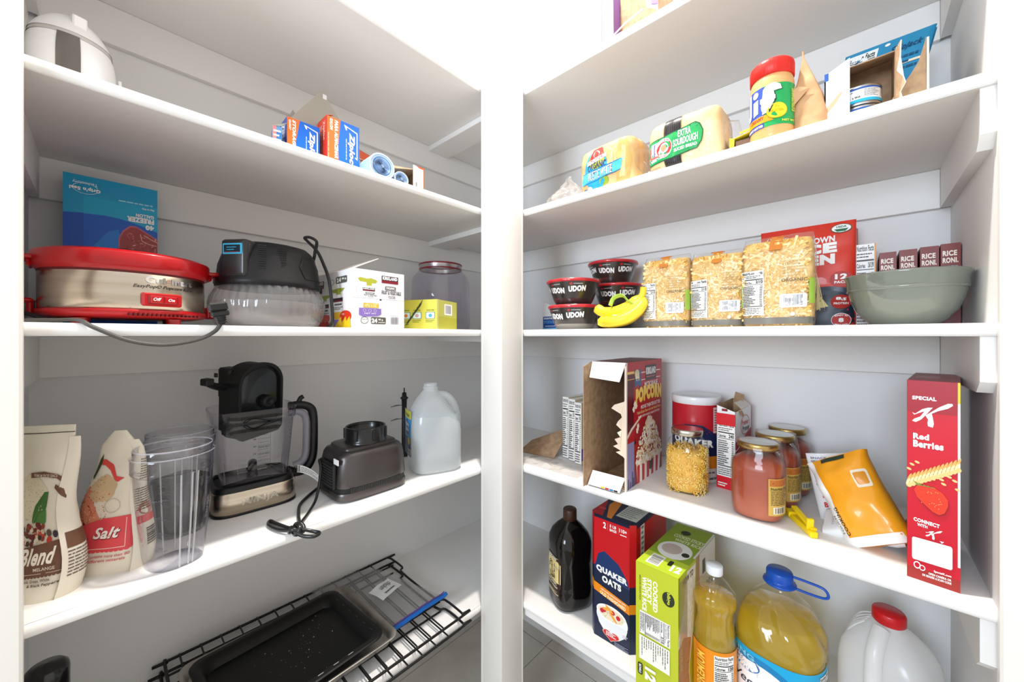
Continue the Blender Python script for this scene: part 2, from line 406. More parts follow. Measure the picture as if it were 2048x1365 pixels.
def sheet(g,pts,th,mo,mi=None):
    pts=[Vector(p) for p in pts]; n=(pts[1]-pts[0]).cross(pts[2]-pts[1]).normalized()*th; k=len(pts); q=[p-n for p in pts]
    g.add(pts,[tuple(range(k))],mo); g.add(q,[tuple(reversed(range(k)))],mi or mo); g.add(pts+q,[(i,k+i,k+(i+1)%k,(i+1)%k) for i in range(k)],mi or mo)
# =====================================================================
#                    RIGHT RUN
# =====================================================================
# --- top shelf: purple and white open box ---
g=G(); mo=mat('f2f1f4',.5); mp=mat('8c66b8',.5)
panel(g,(0,0,0),(0,0,.2),(0,.1,.2),(0,.1,0),.003,cardm,mp)
panel(g,(.15,0,0),(.15,.1,0),(.15,.1,.2),(.15,0,.2),.003,cardm,mo)
panel(g,(0,.1,0),(.15,.1,0),(.15,.1,.2),(0,.1,.2),.003,cardm,mo); panel(g,(0,0,.001),(.15,0,.001),(.15,.1,.001),(0,.1,.001),.001,cardm,mo)
sheet(g,[(.003,-.001,0),(.035,-.001,0),(.032,-.001,.2),(.003,-.001,.2)],.002,mo); sheet(g,[(.122,-.001,.03),(.15,-.001,.01),(.15,-.001,.2),(.12,-.001,.2)],.002,mo)
sheet(g,[(.135,-.004,.028),(.15,-.004,.02),(.15,-.004,.2),(.14,-.004,.2)],.002,mp)
g.tube([(.034,-.002,.006),(.07,-.006,.017),(.115,-.006,.026)],.0035,mo,flat=.5); g.tube([(.034,.004,.012),(.07,.0,.022),(.115,.0,.03)],.0025,'c9b7e2',flat=.5)
tag(g.build('open_box',loc=(.895,.5,TZ),rz=RR),'torn open purple and white cardboard box with brown inside on the topmost shelf','box')
g=G();P(g,front(.15,.2,-.001)).lines(.04,.5,.1,.95,8,'8a8a90',.4)
# --- upper shelf: crumpled clear bag ---
pl=Pillow(.19,.095,.10,wt=lambda t:max(.12,1-t**1.3),dt=lambda t:max(.05,1-t),n=2,amp=.02,fq=38,seed=4,xs=lambda t:.02*t)
g=G(); pl.mesh(g,clear('f3f1f0',.12,.32,'f4efe9',bump=(60,.004)),20,18)
tag(g.build('plastic_bag',loc=(.975,.675,AZ),rz=RR-.05),'crumpled clear plastic bag lying beside the round loaf of bread','bag')
# --- bread loaves ---
crust=noisy('d8a25a','f0cd90',18,.7,lo=.3,hi=.7,bump=.0006); film=clear('fdfdfd',.08,.05,'ffffff',ior=1.35,bump=(45,.006))
def loaf(name,label,loc,rz,w,h,d,printer,tail,n=3.2,cr=crust):
    t=thing(name,label,'bread',loc,rz)
    pl=Pillow(w,h,d,wt=lambda t:.80+.2*se(t,3),dt=lambda t:.35+.65*se(t,4.5),n=n,amp=.002,fq=40)
    g=G(); pl.mesh(g,cr,26,22); lo=g.build('loaf',t)
    g=G(); pl.mesh(g,film,26,22,grow=.002)
    g.tube([(w*.44,0,h*.5),(w*.52,.0,h*.55),(w*.6,.01,h*.3),(w*.62,.01,h*.1)],lambda q:.035*(1-q)**1.5+.008,film,n=14)
    wr=g.build('bag',t)
    g=G(); mp=(lambda s,tt:(.10+.80*s,.04+.86*tt)) if n>4.5 and n<5.5 else (lambda s,tt:(s,tt)); p=P(g,lambda s,tt,k:pl.pt(*mp(s,tt),k+.0024),cut=(.04,.05),rough=.3); printer(p); g.build('printed_label',t)
    return t
def pr(p):
    p.poly([(.84,.0),(1.08,.0),(1.1,.5),(1.05,1.0),(.9,1.02),(.84,.6)],'dfa562'); p.poly([(.9,.1),(1.0,.12),(1.02,.8),(.95,.85)],'ecc28a')
    p.ell(.36,.47,.27,.50,'2f9fd6',n=40); p.ell(.38,.72,.19,.22,'a9b43c'); p.ell(.55,.15,.11,.1,'8fae3a')
    p.poly([(.22,.78),(.30,1.),(.52,1.),(.56,.78),(.39,.72)],'d8403a'); p.ell(.39,.86,.075,.085,WHT); p.ell(.39,.86,.05,.06,'d8403a')
    p.poly([(.15,.64),(.62,.72),(.61,.82),(.16,.74)],WHT); p.text('OROWEAT',.19,.668,.58,.775,'c8343a',.01,slope=.45)
    p.text('ORGANIC',.17,.475,.61,.64,'3c3c60',.03,arc=.25)
    p.poly([(.0,.2),(.93,.28),(.97,.52),(.04,.46)],'4fb7e2'); p.poly([(.02,.185),(.93,.265),(.93,.28),(.02,.2)],'1f6fae'); p.poly([(.04,.455),(.95,.51),(.95,.525),(.04,.47)],'1f6fae')
    p.text('RUSTIC WHITE',.19,.235,.75,.465,'3a3350',.06,slope=.12); p.text('RUSTIC WHITE',.195,.245,.745,.455,WHT,.0,slope=.12)
    p.ell(.2,.06,.06,.05,WHT); p.rect(.03,.03,.11,.09,'3b6ea5')
    for a in (.4,2.5,4.6): p.poly([(.76,.8),(.76+.1*math.cos(a)-.01,.8+.13*math.sin(a)),(.76+.1*math.cos(a)+.01,.8+.13*math.sin(a))],WHT)
    p.rect(.755,.5,.765,.8,WHT)
loaf('bread_loaf','bagged rustic white bread loaf with round blue and green label',(.965,.497,AZ),RR-.12,.170,.127,.12,pr,1,n=5)
def pr(p):
    p.rect(.27,.02,.5,.99,'231f20',); p.rect(.262,.02,.267,.99,'6a4a3a'); p.rect(.503,.02,.508,.99,'6a4a3a')
    for i in range(7): p.rect(.285+.03*i,.05,.29+.03*i,.97,'4a4648',bump=False)
    p.up()
    q=[(.0,.26),(.02,.15),(.72,.22),(.78,.34),(.8,.52),(.76,.66),(.7,.72),(.03,.61),(.0,.5)]
    p.poly(q,'1d5a38'); c=(.4,.43); p.poly([(c[0]+(x-c[0])*.97,c[1]+(y-c[1])*.93) for x,y in q],'2ba45a')
    p.poly([(.02,.28),(.04,.2),(.28,.24),(.26,.58),(.05,.56),(.02,.46)],'cfe6ee'); p.rect(.05,.3,.07,.5,'c05a5a');p.rect(.12,.27,.135,.55,'7a5a9a');p.rect(.03,.27,.24,.31,'c86a5a')
    p.ell(.27,.42,.115,.19,WHT); p.ell(.27,.42,.107,.178,'c8322e'); p.ell(.27,.42,.065,.10,WHT); p.ell(.265,.42,.04,.06,'c98f6a'); p.text('FRANCISCO',.19,.5,.35,.57,WHT,.03,arc=.6); p.text('INTERNATIONAL',.2,.27,.34,.31,WHT,.02,arc=-.6)
    p.text('EXTRA',.47,.53,.64,.66,WHT,.02); p.text('SOURDOUGH',.4,.37,.73,.51,WHT,.02); p.text('SLICED BREAD',.41,.275,.72,.335,WHT,.04)
    p.lines(.03,.06,.2,.1,1,'b08a6a')
loaf('bread_loaf','bagged square sourdough loaf with green label and black band',(.958,.297,AZ),RR-.03,.164,.12,.12,pr,1,n=6,cr=noisy('e4bd7c','f6dfae',14,.7,bump=.0005))
# --- yellow open box ---
g=G(); yo=mat('ecd234',.5)
panel(g,(0,0,0),(0,0,.036),(0,.1,.036),(0,.1,0),.002,cardm,yo); panel(g,(0,.1,0),(.075,.1,0),(.075,.1,.05),(0,.1,.05),.002,cardm,yo)
sheet(g,[(.0,-.001,.0),(.008,-.001,.0),(.01,-.001,.036),(0,-.001,.04)],.001,yo); sheet(g,[(0,0,.036),(.07,.0,.047),(.075,.1,.05),(0,.1,.036)],.0015,mat('eee6da',.6),yo)
g.box(.011,.002,0,.074,.098,.03,mat('6f5646',.8)); sheet(g,[(.02,-.002,.042),(.072,-.002,.046),(.072,-.002,.052),(.02,-.002,.046)],.001,yo)
tag(g.build('open_box',loc=(.93,.207,AZ),rz=RR),'low yellow opened box between sourdough loaf and peanut butter jar','box')
# --- peanut butter jar ---
t=thing('peanut_butter_jar','peanut butter jar with ribbed red lid and green and blue label','jar',(.937,.131,AZ),RR+.15)
pb=mat('d9a468',.35,coat=.3)
G().lathe([(.030,0),(.036,.003),(.038,.01),(.038,.118),(.036,.128),(.034,.134),(.0,.134)],pb,56).build('jar_body',t)
red=mat('d8281f',.4)
G().lathe([(.036,.131),(.0378,.132),(.0382,.155),(.0375,.160),(.035,.1625),(0,.163)],red,120,ribs=lambda a,z:(.012*(1 if math.sin(a*60)>0 else 0) if .131<z<.158 else 0)).build('lid',t)
g=G(); p=P(g,cyl(.0382,-PI/2-1.75,-PI/2+1.75,.026,.108),cut=(.03,.2),rough=.3)
p.rect(0,0,1,1,'1fa055'); p.rect(0,0,.4,1,'2b4bb0'); p.rect(.86,0,1,1,'c8232c'); p.rect(.86,.5,.985,.97,WHT); p.lines(.87,.52,.975,.95,9,'b8474a',.4)
p.poly([(.0,.0),(.4,.0),(.4,.1),(.0,.1)],'2b3b98'); p.poly([(.0,.12),(.52,.12),(.42,.3),(.0,.3)],'e79a1e'); p.text('CREAMY',.18,.19,.4,.28,'b8221c',.05); p.text('PEANUT BUTTER',.1,.02,.39,.08,WHT,.04)
p.text('J',.10,.33,.2,.97,WHT,.06); p.poly([(.24,.36),(.32,.40),(.32,.74),(.24,.72)],WHT); p.ell(.28,.87,.045,.08,WHT); F_=[(.38,.32),(.46,.34),(.46,.62),(.54,.62),(.54,.72),(.46,.72),(.465,.82),(.5,.86),(.53,.82),(.62,.84),(.6,.95),(.52,1.02),(.44,1.0),(.39,.92),(.38,.72),(.35,.71),(.35,.61),(.38,.61)]; p.poly([(x+.012,y-.012) for x,y in F_],'1c4a2c'); p.poly(F_,WHT)
p.ell(.56,.33,.13,.19,'b9a41a'); p.ell(.56,.335,.122,.178,'f2dc2c'); p.text('7g',.53,.39,.59,.45,'b39a18'); p.text('PROTEIN',.48,.3,.64,.36,'b39a18'); 
p.lines(.76,.3,.84,.9,3,'c9d25a',.6,.1,rot=90); p.text('NET WT',.62,.05,.82,.1,'e8e23a',.03)
g.build('wrap_label',t)
# --- yellow packet sliver and brown paper bag ---
g=G(); Pillow(.04,.075,.02,n=3,dt=lambda t:1-t*.8,amp=.001).mesh(g,mat('f0c516',.4),8,8)
tag(g.build('packet',loc=(.985,.088,AZ),rz=RR),'narrow bright yellow packet between peanut butter and brown paper bag','packet')
pl=Pillow(.054,.175,.05,wt=lambda t:1.05-.2*abs(t-.2)*3 if t<.45 else max(.06,.88-1.75*(t-.45)),dt=lambda t:max(.05,1-t*1.1),n=3,amp=.0035,fq=34,seed=8,xs=lambda t:-.014*t)
g=G(); pl.mesh(g,noisy('b98c62','c89c72',30,.8,bump=.0006),14,24)
sheet(g,[(-.03,-.018,.06),(-.045,-.03,.082),(-.018,-.02,.098),(.0,-.016,.09)],.0015,mat('c49a72',.8))
tag(g.build('paper_bag',loc=(.945,.067,AZ),rz=RR-.1),'crumpled brown paper bag twisted shut beside the peanut butter jar','bag')
# --- white carton of cans ---
t=thing('open_carton','white torn open carton with brown inside standing around two tins','box',(.937,.047,AZ),RR)
g=G(); W2=.098;H2=.125
panel(g,(0,0,0),(.036,0,0),(.036,0,.123),(0,0,.105),.002,mat('f4f4f2',.45),cardm)
panel(g,(0,0,0),(0,0,.105),(0,.12,.15),(0,.12,0),.002,cardm,mat('f4f4f2',.45)); panel(g,(0,.12,0),(W2,.12,0),(W2,.12,.155),(0,.12,.15),.002,cardm)
panel(g,(W2,.0,0),(W2,.12,0),(W2,.12,.15),(W2,.0,.112),.002,mat('f4f4f2',.45),cardm)
panel(g,(.002,.03,.121),(W2,.03,.123),(W2,.12,.155),(.002,.12,.15),.002,mat('f4f4f2',.45),cardm)
p=P(g,front(.036,.12)); p.rect(0,.78,.17,.9,'2456a6'); p.poly([(.05,.25),(.4,.36),(.68,.5),(.72,.56),(.5,.5),(.1,.36)],'c9a587'); p.ell(.28,.12,.14,.04,'e0b49a')
g.build('carton',t)
g=G(); n=9; r=random.Random(3); pts=[(W2,.0,0)]; 
for i in range(n+1): z=.112*i/n; pts.append((W2+.008-r.random()*.01,-.014-r.random()*.004,z))
pts.append((W2,.0,.114)); sheet(g,pts,.0015,cardm,mat('d9d0c4',.7)); g.build('torn_flap',t)
def can(name,label,loc,rz):
    t=thing(name,label,'tin',loc,rz,'stacked tins in the open carton'); R=.0335
    G().lathe([(0,.0),(R-.002,.0),(R,.002),(R,.004),(R-.001,.005),(R-.001,.032),(R,.033),(R,.035),(R-.002,.0365),(R-.004,.034),(0,.034)],mat('b9bdc2',.28,1.),48).build('can_body',t)
    g=G(); p=P(g,cyl(R-.0008,-PI/2-2.,-PI/2+2.,.0052,.0318),cut=(.03,.3),rough=.3); p.rect(0,0,1,1,'f3f4f6'); p.rect(0,.88,1,1,'2b5aa8'); p.rect(0,.0,1,.2,'2fb4dc')
    p.text('Nutrition',.27,.72,.42,.84,BLK,.03); p.text('Facts',.27,.58,.36,.7,BLK,.03); p.lines(.27,.3,.4,.54,3,'666666'); p.text('190',.42,.28,.5,.42,BLK,.02); p.lines(.54,.3,.72,.84,7,'555555',.35); p.lines(.76,.3,.94,.84,7,'555555',.35)
    p.rect(.12,.2,.22,.4,'33302f'); p.text('KIRKLAND',.125,.25,.215,.36,WHT,.04); g.build('wrap_label',t); return t
can('food_can','tin with white nutrition label, stacked on top of another tin in the carton',(.985,.0,AZ+.0375),RR+.1)
can('food_can','lower tin with dark blue band under the other tin in the carton',(.985,.0,AZ),RR-.6)
# brown torn cardboard flap
g=G(); pts=[(0,0,0)]; r=random.Random(9)
cv=[(.0,0),(.004,.022),(.012,.045),(.024,.066),(.036,.08),(.044,.098),(.05,.128)]
P0=[(x,-.002+.0*z,z) for x,z in cv]+[(.052,0,.128),(.052,0,0)]
pts=[(x+(r.random()-.5)*.003,0,z) for x,z in cv]+[(.0525,0,.138),(.0535,0,0)]
sheet(g,pts[::-1] if False else [(p[0],p[1],p[2]) for p in ([pts[-1]]+pts[-2:-1]+pts[-3::-1])],.004,cardm,mat('d8cdbd',.7)) if False else sheet(g,[pts[0],pts[-1],pts[-2]]+pts[-3:0:-1],.003,cardm,mat('d8cdbd',.7))
g.box(.0535,-.001,0,.0565,.09,.135,mat('ddd3c4',.7))
tag(g.build('cardboard_piece',loc=(.985,-.036,AZ),rz=RR),'torn brown cardboard panel with ragged edge at right end of upper shelf','cardboard')
# --- blue pouches behind ---
def pouch_print(p):
    p.rect(.0,.80,.40,.97,'dfe3e4'); p.text('Nutrition Facts',.03,.91,.37,.96,BLK,.03); p.rect(.02,.895,.38,.902,BLK); p.text('Calories',.03,.82,.2,.86,BLK,.03); p.text('80',.28,.82,.38,.88,BLK,.04)
    p.lines(.03,.865,.25,.89,1,'555555'); p.ell(.5,.965,.03,.012,'eef4f6'); p.text('Skipjack',.55,.86,.9,.93,'0d3d66',.02,.3); p.rect(.4,.74,.95,.76,'e9dcc4'); p.lines(.5,.68,.9,.83,3,'0d4d76',.4)
def tuna(i,loc,rz,lab):
    pl=Pillow(.135,.225,.02,dt=lambda t:max(.08,1-t),wt=lambda t:1,n=6,amp=.002,lean=lambda t:.0,seed=i,xs=lambda t:.05*t)
    g=G(); pl.mesh(g,mat('1a86b4',.25,coat=.4,metal=.3),16,16); p=P(g,lambda s,t,k:pl.pt(s,t,k),cut=(.1,.07),rough=.25); pouch_print(p)
    tag(g.build('foil_pouch',loc=loc,rz=rz),lab,'pouch','blue foil pouches on the upper shelf')
tuna(1,(1.115,.002,AZ),RR,'blue foil pouch in front of the other, standing behind the white carton')
tuna(2,(1.15,-.002,AZ+.012),RR,'blue foil pouch standing rearmost behind the white carton')
# =============== eye-level shelf, right ===============
# blue and white carton by the post
t=thing('open_box','blue and white opened box behind the corner post on eye-level shelf','box',(1.075,.835,MZ),RR)
g=G(); bl=mat('1d4f9c',.4); wh=mat('eceef0',.5)
g.box(.0,.0,0,.10,.05,.05,bl,.001); sheet(g,[(0,0,.05),(.055,0,.05),(.045,-.002,.085),(.0,-.002,.105)],.001,wh); sheet(g,[(.045,-.001,.075),(.09,-.001,.05),(.094,-.001,.035),(.075,-.001,.034),(.07,-.001,.05),(.045,-.001,.05)],.001,wh)
p=P(g,front(.1,.05)); p.text('ESSENTIALS',.05,.8,.5,.93,WHT,.04); p.lines(.05,.5,.7,.72,2,'6fa8e0'); p.lines(.1,.28,.6,.36,1,WHT); p.rect(0,0,.7,.2,'7fb8dc'); p.rrect(.68,.0,1.0,.55,.05,.1,'b9c3dc'); g.build('carton',t)
# udon bowls
def udon(label,loc,rz,low='2a2624'):
    t=thing('noodle_bowl',label,'noodle bowl',loc,rz,'sealed noodle bowls with red lids')
    r=lambda q:.056+.028*min(1,q)**.75
    g=G(); prof=[(.05,.0)]+[(r(q/12),.068*q/12) for q in range(13)]
    g.lathe(prof[:5],mat(low,.3,coat=.5),56,caps=(True,False)); g.lathe(prof[4:],mat('2a2420',.3,coat=.5),56,caps=(False,True)); 
    p=P(g,cyl(lambda tt:r(tt)+.0002,-PI/2-1.5,-PI/2+1.5,.002,.066),cut=(.03,.1),rough=.3)
    for i,(a,b) in enumerate(((.06,.3),(.36,.6),(.66,.9))): p.text('UDON',a,.48,b,.74,WHT,.07,slope=(.25,-.2,.2)[i]); p.ell(a+.04,.85,.02,.055,'c8242c'); p.rect(a+.07,.84,a+.19,.87,'c9c9c9')
    for i in range(46): p.rect(.02+.021*i,.76,.0235+.021*i,.96,'55504a',bump=False)
    p.up(); p.lines(.08,.1,.5,.25,2,'8a2a26'); g.build('bowl',t)
    G().lathe([(.084,.064),(.0875,.065),(.0885,.069),(.0875,.0725),(.083,.0735),(0,.0745)],mat('c9222a',.35,coat=.4),56).build('lid',t)
    G().lathe([(.052,.0005)]+[(r(q/8)+.0022,.068*q/8) for q in range(1,8)]+[(.0895,.069),(.086,.0752),(0,.0762)],clear('ffffff',.06,0,ior=1.25,bump=(35,.004)),40,caps=(False,False)).build('shrink_wrap',t)
    t.scale=(.93,.93,1)
    return t
udon('lower noodle bowl at left with grey base and red lid',(.990,.645,MZ),RR-.25,'8f8a80'); udon('noodle bowl with white lettering, on top of the left stack',(.987,.648,MZ+.0765),RR-.1)
udon('lowest noodle bowl of the rear stack, mostly hidden',(1.17,.600,MZ),RR+.1); udon('middle noodle bowl of the rear stack, behind the bananas',(1.166,.592,MZ+.0765),RR+.1); udon('noodle bowl on top of the rear stack of three',(1.168,.610,MZ+.153),RR+.25)
# bananas
t=thing('banana_bunch','bunch of yellow bananas with green taped stem beside the noodle bowls','fruit',(.955,.47,MZ),RR)
bm_=noisy('f0c81a','f7dc3a',14,.45,lo=.3,hi=.7); dk=mat('4a3820',.8)
def banana(pts):
    g=G(); rr=lambda q:.0155*min(1,(q*9+.25))**.6*min(1,((1-q)*5+.28))**.8
    g.tube(pts,rr,bm_,n=6,smoothpath=7); g.ball(pts[0],.006,.006,.006,dk,5); g.build('banana',t)
banana([(-.072,-.012,.062),(-.05,-.014,.047),(-.01,-.016,.046),(.03,-.01,.062),(.052,0,.085)])
banana([(-.05,-.03,.022),(-.03,-.036,.018),(.005,-.036,.022),(.035,-.022,.044),(.055,0,.08)])
banana([(-.04,-.008,.024),(-.02,-.012,.019),(.02,-.012,.026),(.045,.0,.05),(.058,.004,.083)])
banana([(-.028,-.05,.02),(-.005,-.055,.017),(.03,-.05,.025),(.055,-.02,.05),(.06,.004,.08)])
G().tube([(.05,0,.078),(.056,.003,.092),(.058,.004,.108)],.009,bm_,n=7).build('stem',t)
g=G(); g.tube([(-.02,-.03,.062),(-.015,-.02,.083),(.01,-.02,.088),(.03,-.025,.07),(.055,-.02,.055)],.006,mat('9fc24a',.3,coat=.5),n=8,flat=.2,smoothpath=4); g.build('tape_band',t)
g=G(); g.box(.0,-.055,.029,.02,-.053,.036,mat('f2efe6',.4)); g.build('sticker',t)
# orange price tag behind bananas
g=G(); g.prism([(0,0),(.014,0),(.014,.018),(.006,.022),(0,.016)],0,.002,'f0641e'); tag(g.build('price_tag',loc=(1.04,.44,MZ+.07),rot=(PI/2,0,RR)),'small orange tag sticking up behind the bananas','tag')
G_t=bpy.data.objects['price_tag']; G_t.location=(1.005,.432,MZ)
G_t.data.transform(Matrix.Translation((0,.068,0))); G_t.data.transform(Matrix.Scale(1,4)) 
# pasta bags
def pasta_bag(label,loc,rz,w,h,seed,side=1):
    t=thing('pasta_bag',label,'bag of pasta',loc,rz,'clear bags of organic pasta')
    pl=Pillow(w*1.07,h*.94,.058,dt=lambda q:.7+.3*se(q,3),wt=lambda q:.93+.07*se(q,3),n=4,amp=.003,fq=45,seed=seed)
    g=G(); pl.mesh(g,noisy('d9a855','edc880',70,.7,lo=.4,hi=.6,bump=.001),18,20)
    r=random.Random(seed)
    pm=[mat('edc67a',.5),mat('deb05c',.5),mat('f6dda6',.5)]
    for i in range(520):
        c=pl.pt(.10+.80*r.random(),.07+.87*r.random(),.0); a=r.gauss(0.6,1.1); L=.013+.006*r.random()
        d=Vector((math.cos(a),r.uniform(-.06,.06),math.sin(a)))*L*.75
        g.tube([c-d,c,c+d],.0029,pm[i%3],n=6)
    b=g.build('pasta',t); b['kind']='stuff'
    fl=Pillow(w*1.12,h,.072,dt=lambda q:(.78+.22*se(q,3)) if q<.86 else max(.12,.78*(1-(q-.86)/.16)),wt=lambda q:1-.08*(max(0,q-.8)/.2)**2-.05*(1-q)**6,n=3.2,amp=.0035,fq=38,seed=seed)
    g=G(); fl.mesh(g,clear('fdfdfc',.08,.08,'ffffff',ior=1.5,bump=(55,.01)),20,24)
    for q in range(3): g.tube([(w*(-.35+.3*q),-.041,.02+.01*q),(w*(-.1+.3*q),-.043,.05)],.0006,mat('e9e9e9',.3),n=4)
    g.build('clear_bag',t)
    g=G(); p=P(g,lambda s,tt,k:fl.pt(s,tt,k+.0012),cut=(.05,.05),rough=.35)
    p.nutri(.03,.13,.36,.62,'210'); p.rect(.0,.03,1,.10,'6f6d66'); p.rect(.43,.82,.6,.99,'dd8a3c'); p.rect(.38,.97,.64,.985,'c8702a')
    p.text('ORGANIC',.6,.47,.92,.505,'6a5a3c',.02); p.lines(.62,.52,.9,.7,6,'b59a62',.25); p.rrect(.58,.2,.92,.34,.02,.02,'f1f1f1'); p.bars(.63,.22,.87,.33,'6a6e78'); p.rect(.94,.24,.998,.5,'9bbf4a'); p.ell(.75,.13,.03,.02,'d8d8d0')
    g.build('printed_label',t); return t
pasta_bag('clear bag of dried pasta nearest the bananas',(.99,.362,MZ),RR+.0,.108,.186,1)
pasta_bag('middle clear bag of dried pasta with orange seal tab',(1.0,.246,MZ),RR+.06,.106,.183,5)
pasta_bag('tallest clear bag of dried pasta in front of red ramen bag',(.992,.128,MZ),RR-.05,.118,.196,9)
# red ramen bag
t=thing('noodle_bag','large red rice ramen bag with noodle picture behind the pasta bags','bag',(1.185,.095,MZ),RR)
pl=Pillow(.185,.25,.07,dt=lambda q:max(.03,(1-q)**.7),n=4,amp=.003,fq=20,seed=3,lean=lambda q:-.01*q)
g=G(); pl.mesh(g,mat('d8341f',.35,coat=.2),22,24); p=P(g,lambda s,tt,k:pl.pt(s,tt,k),cut=(.06,.05),rough=.35)
p.poly([(0,.0),(1,.0),(1,.22),(.9,.36),(.0,.34)],'28303f'); p.ell(.72,.27,.33,.12,'333b4c'); p.ell(.7,.25,.28,.10,'1f2632')
p.poly([(.42,.62),(.60,.62),(.66,.3),(.74,.2),(.45,.12),(.3,.2)],'dccb82')
r=random.Random(2)
for i in range(26):
    x=.43+.17*r.random(); x2=x+r.uniform(-.1,.12); p.poly([(x,.62),(x+.006,.62),(x2+.008,.16+.06*r.random()),(x2,.16)],r.choice(('f0e3a6','c9b262','e6d68e')),bump=(i%4==3))
p.text('Organic',.07,.86,.3,.93,WHT,.01,.4); p.text('MILLET & BROWN',.12,.80,.8,.86,WHT,.04,slope=.2); p.text('RICE',.22,.69,.82,.79,WHT,.07,slope=.2); p.text('RAMEN',.1,.58,.8,.68,WHT,.07,slope=.2)
p.ell(.86,.45,.11,.075,'b3271c'); p.text('12',.80,.45,.92,.5,WHT,.05); p.text('PACK',.795,.41,.925,.435,WHT,.04)
p.ell(.86,.24,.1,.065,'b3271c'); p.text('8g',.81,.25,.91,.285,WHT,.05); p.text('PROTEIN',.79,.215,.93,.235,WHT,.03)
p.ell(.86,.07,.095,.065,WHT); p.ell(.86,.07,.09,.06,'b9251d'); p.text('8',.835,.05,.885,.09,WHT,.06); p.text('READY IN',.80,.1,.92,.115,WHT,.03,arc=.5); p.text('MINUTES',.80,.025,.92,.04,WHT,.03,arc=-.5)
p.ell(.86,.93,.1,.042,'1f6a4a'); p.ell(.86,.93,.092,.037,WHT); p.text('USDA',.81,.935,.91,.955,'1f6a4a',.04); p.poly([(.79,.925),(.93,.925),(.9,.9),(.82,.9)],'1f6a4a')
g.build('pouch',t)
g=G(); panel(g,(.0915,.0,0.004),(.0975,.03,.004),(.0955,.03,.235),(.0895,.0,.235),.001,mat('b82a1c',.35)); g.build('side_gusset',t)
# white and orange carton + four rice cartons
carton('pasta_box','white carton showing nutrition panel with orange edge beside ramen bag','box',(1.178,.003,MZ),RR,.033,.085,.19,'f08a2a',{'front':lambda p:(p.nutri(0,.0,.93,1.,'260 290',rows=14),p.rect(.93,0,1,1,'e9952e'))})
def riceprint(p,blue):
    p.rect(0,0,1,1,'7c2012'); p.text('RICE',.1,.85,.82,.915,'f6e9dc',.04); p.text('RONI.',.1,.765,.88,.83,'f6e9dc',.04)
    p.poly([(.1,.735),(.9,.735),(.85,.66),(.13,.66)],'4a4742'); p.text('LONG GRAIN',.15,.705,.85,.73,'cfc9bf',.03); p.text('& WILD RICE',.2,.668,.8,.695,'cfc9bf',.03); p.rect(.08,.50,.9,.66,'8a7c62')
    r=random.Random(4)
    for i in range(90):
        x=.1+.74*r.random();y=.51+.13*r.random();a=r.random()*PI;dx=.045*math.cos(a);dy=.012*math.sin(a)
        p.poly([(x-dx-.008*math.sin(a),y-dy),(x+dx-.008*math.sin(a),y+dy),(x+dx+.01*math.sin(a),y+dy+.004),(x-dx+.01*math.sin(a),y-dy+.004)],r.choice(('efe3c4','e4d6b2','4a3a2c','f4ecd6')),bump=(i%20==19))
    p.ell(.49,.50,.41,.018,'e9dcc0')
    if blue: p.rrect(.3,.34,.62,.43,.04,.02,'2f7fb8'); p.lines(.34,.36,.58,.41,2,WHT)
    else: p.lines(.2,.41,.85,.45,1,'d9b8a8'); p.lines(.25,.36,.8,.4,1,'d9b8a8')
for i,(v,x,hh,b) in enumerate(((-.035,1.158,.163,1),(-.0655,1.156,.164,1),(-.0955,1.153,.165,0),(-.1235,1.148,.166,0))):
    carton('rice_box','%s brown-red rice carton behind the grey bowl'%('leftmost of the four','second from left','third from left','rightmost, by the wall end,')[i],'box',(x,v,MZ),RR,.0265,.1,hh,'641409',{'front':lambda p,b=b:riceprint(p,b)},'brown-red rice cartons')
# grey-green bowl
t=thing('mixing_bowl','large grey-green ceramic bowl on the eye-level shelf','bowl',(1.031,-.0645,MZ),RR)
cer=mat('74796e',.12,coat=.8)
prof=[(.0,.0),(.043,.0),(.045,.003),(.056,.012),(.068,.028),(.0755,.048),(.079,.066),(.0795,.069),(.0815,.071),(.0822,.086),(.0850,.094),(.0858,.097),(.084,.098),(.081,.093),(.078,.07),(.072,.045),(.055,.018),(.03,.007),(0,.006)]
G().lathe(prof,cer,72,caps=(False,False)).build('bowl_body',t)
G().lathe([(.0795,.0655),(.0822,.068),(.0822,.070),(.0795,.0725)],cer,72,caps=(False,False)).build('rim_ridge',t)
# =============== lower shelf, right ===============
# cardboard sheet + film
g=G(); sheet(g,[(1.0,.732,CZ+.002),(.985,.87,CZ+.002),(1.03,.85,CZ+.035),(1.085,.765,CZ+.075),(1.09,.735,CZ+.074)][::-1],.003,cardm)
tag(g.build('cardboard_sheet'),'flat brown cardboard sheet leaning up beside the white cartons','cardboard')
g=G()
def ff(u,v):
    x=.90+.11*u; y=.80-.22*v; z=CZ+.004+.012*max(0,noise.noise(Vector((u*4,v*6,2))))*2*math.sin(PI*min(1,u*1.05))*math.sin(PI*v)
    return (x,y,z)
g.grid(ff,24,30,clear('f4f2f0',.15,.15,'ffffff',bump=(70,.004)))
tag(g.build('plastic_film'),'crumpled clear wrap lying on the lower shelf by the post','wrap')
for i,(x,v,hh,s) in enumerate(((1.035,.722,.198,1),(1.022,.689,.196,2),(1.010,.658,.19,3))):
    def f(p,s=s):
        p.nutri(.06,.0,.94,1.,'110',rows=14,bgc='eceae6'); 
    carton('snack_box','%s slim white carton with nutrition panel beside popcorn box'%('leftmost','middle','rightmost')[i],'box',(x,v,CZ+.0035),RR-.1,.026,.12,hh,'eceae4',{'front':f,'right':lambda p:(p.rect(0,0,1,1,'d8cfae'),p.rect(0,0.05,1,.25,'7a5ab0'))},'slim white cartons')
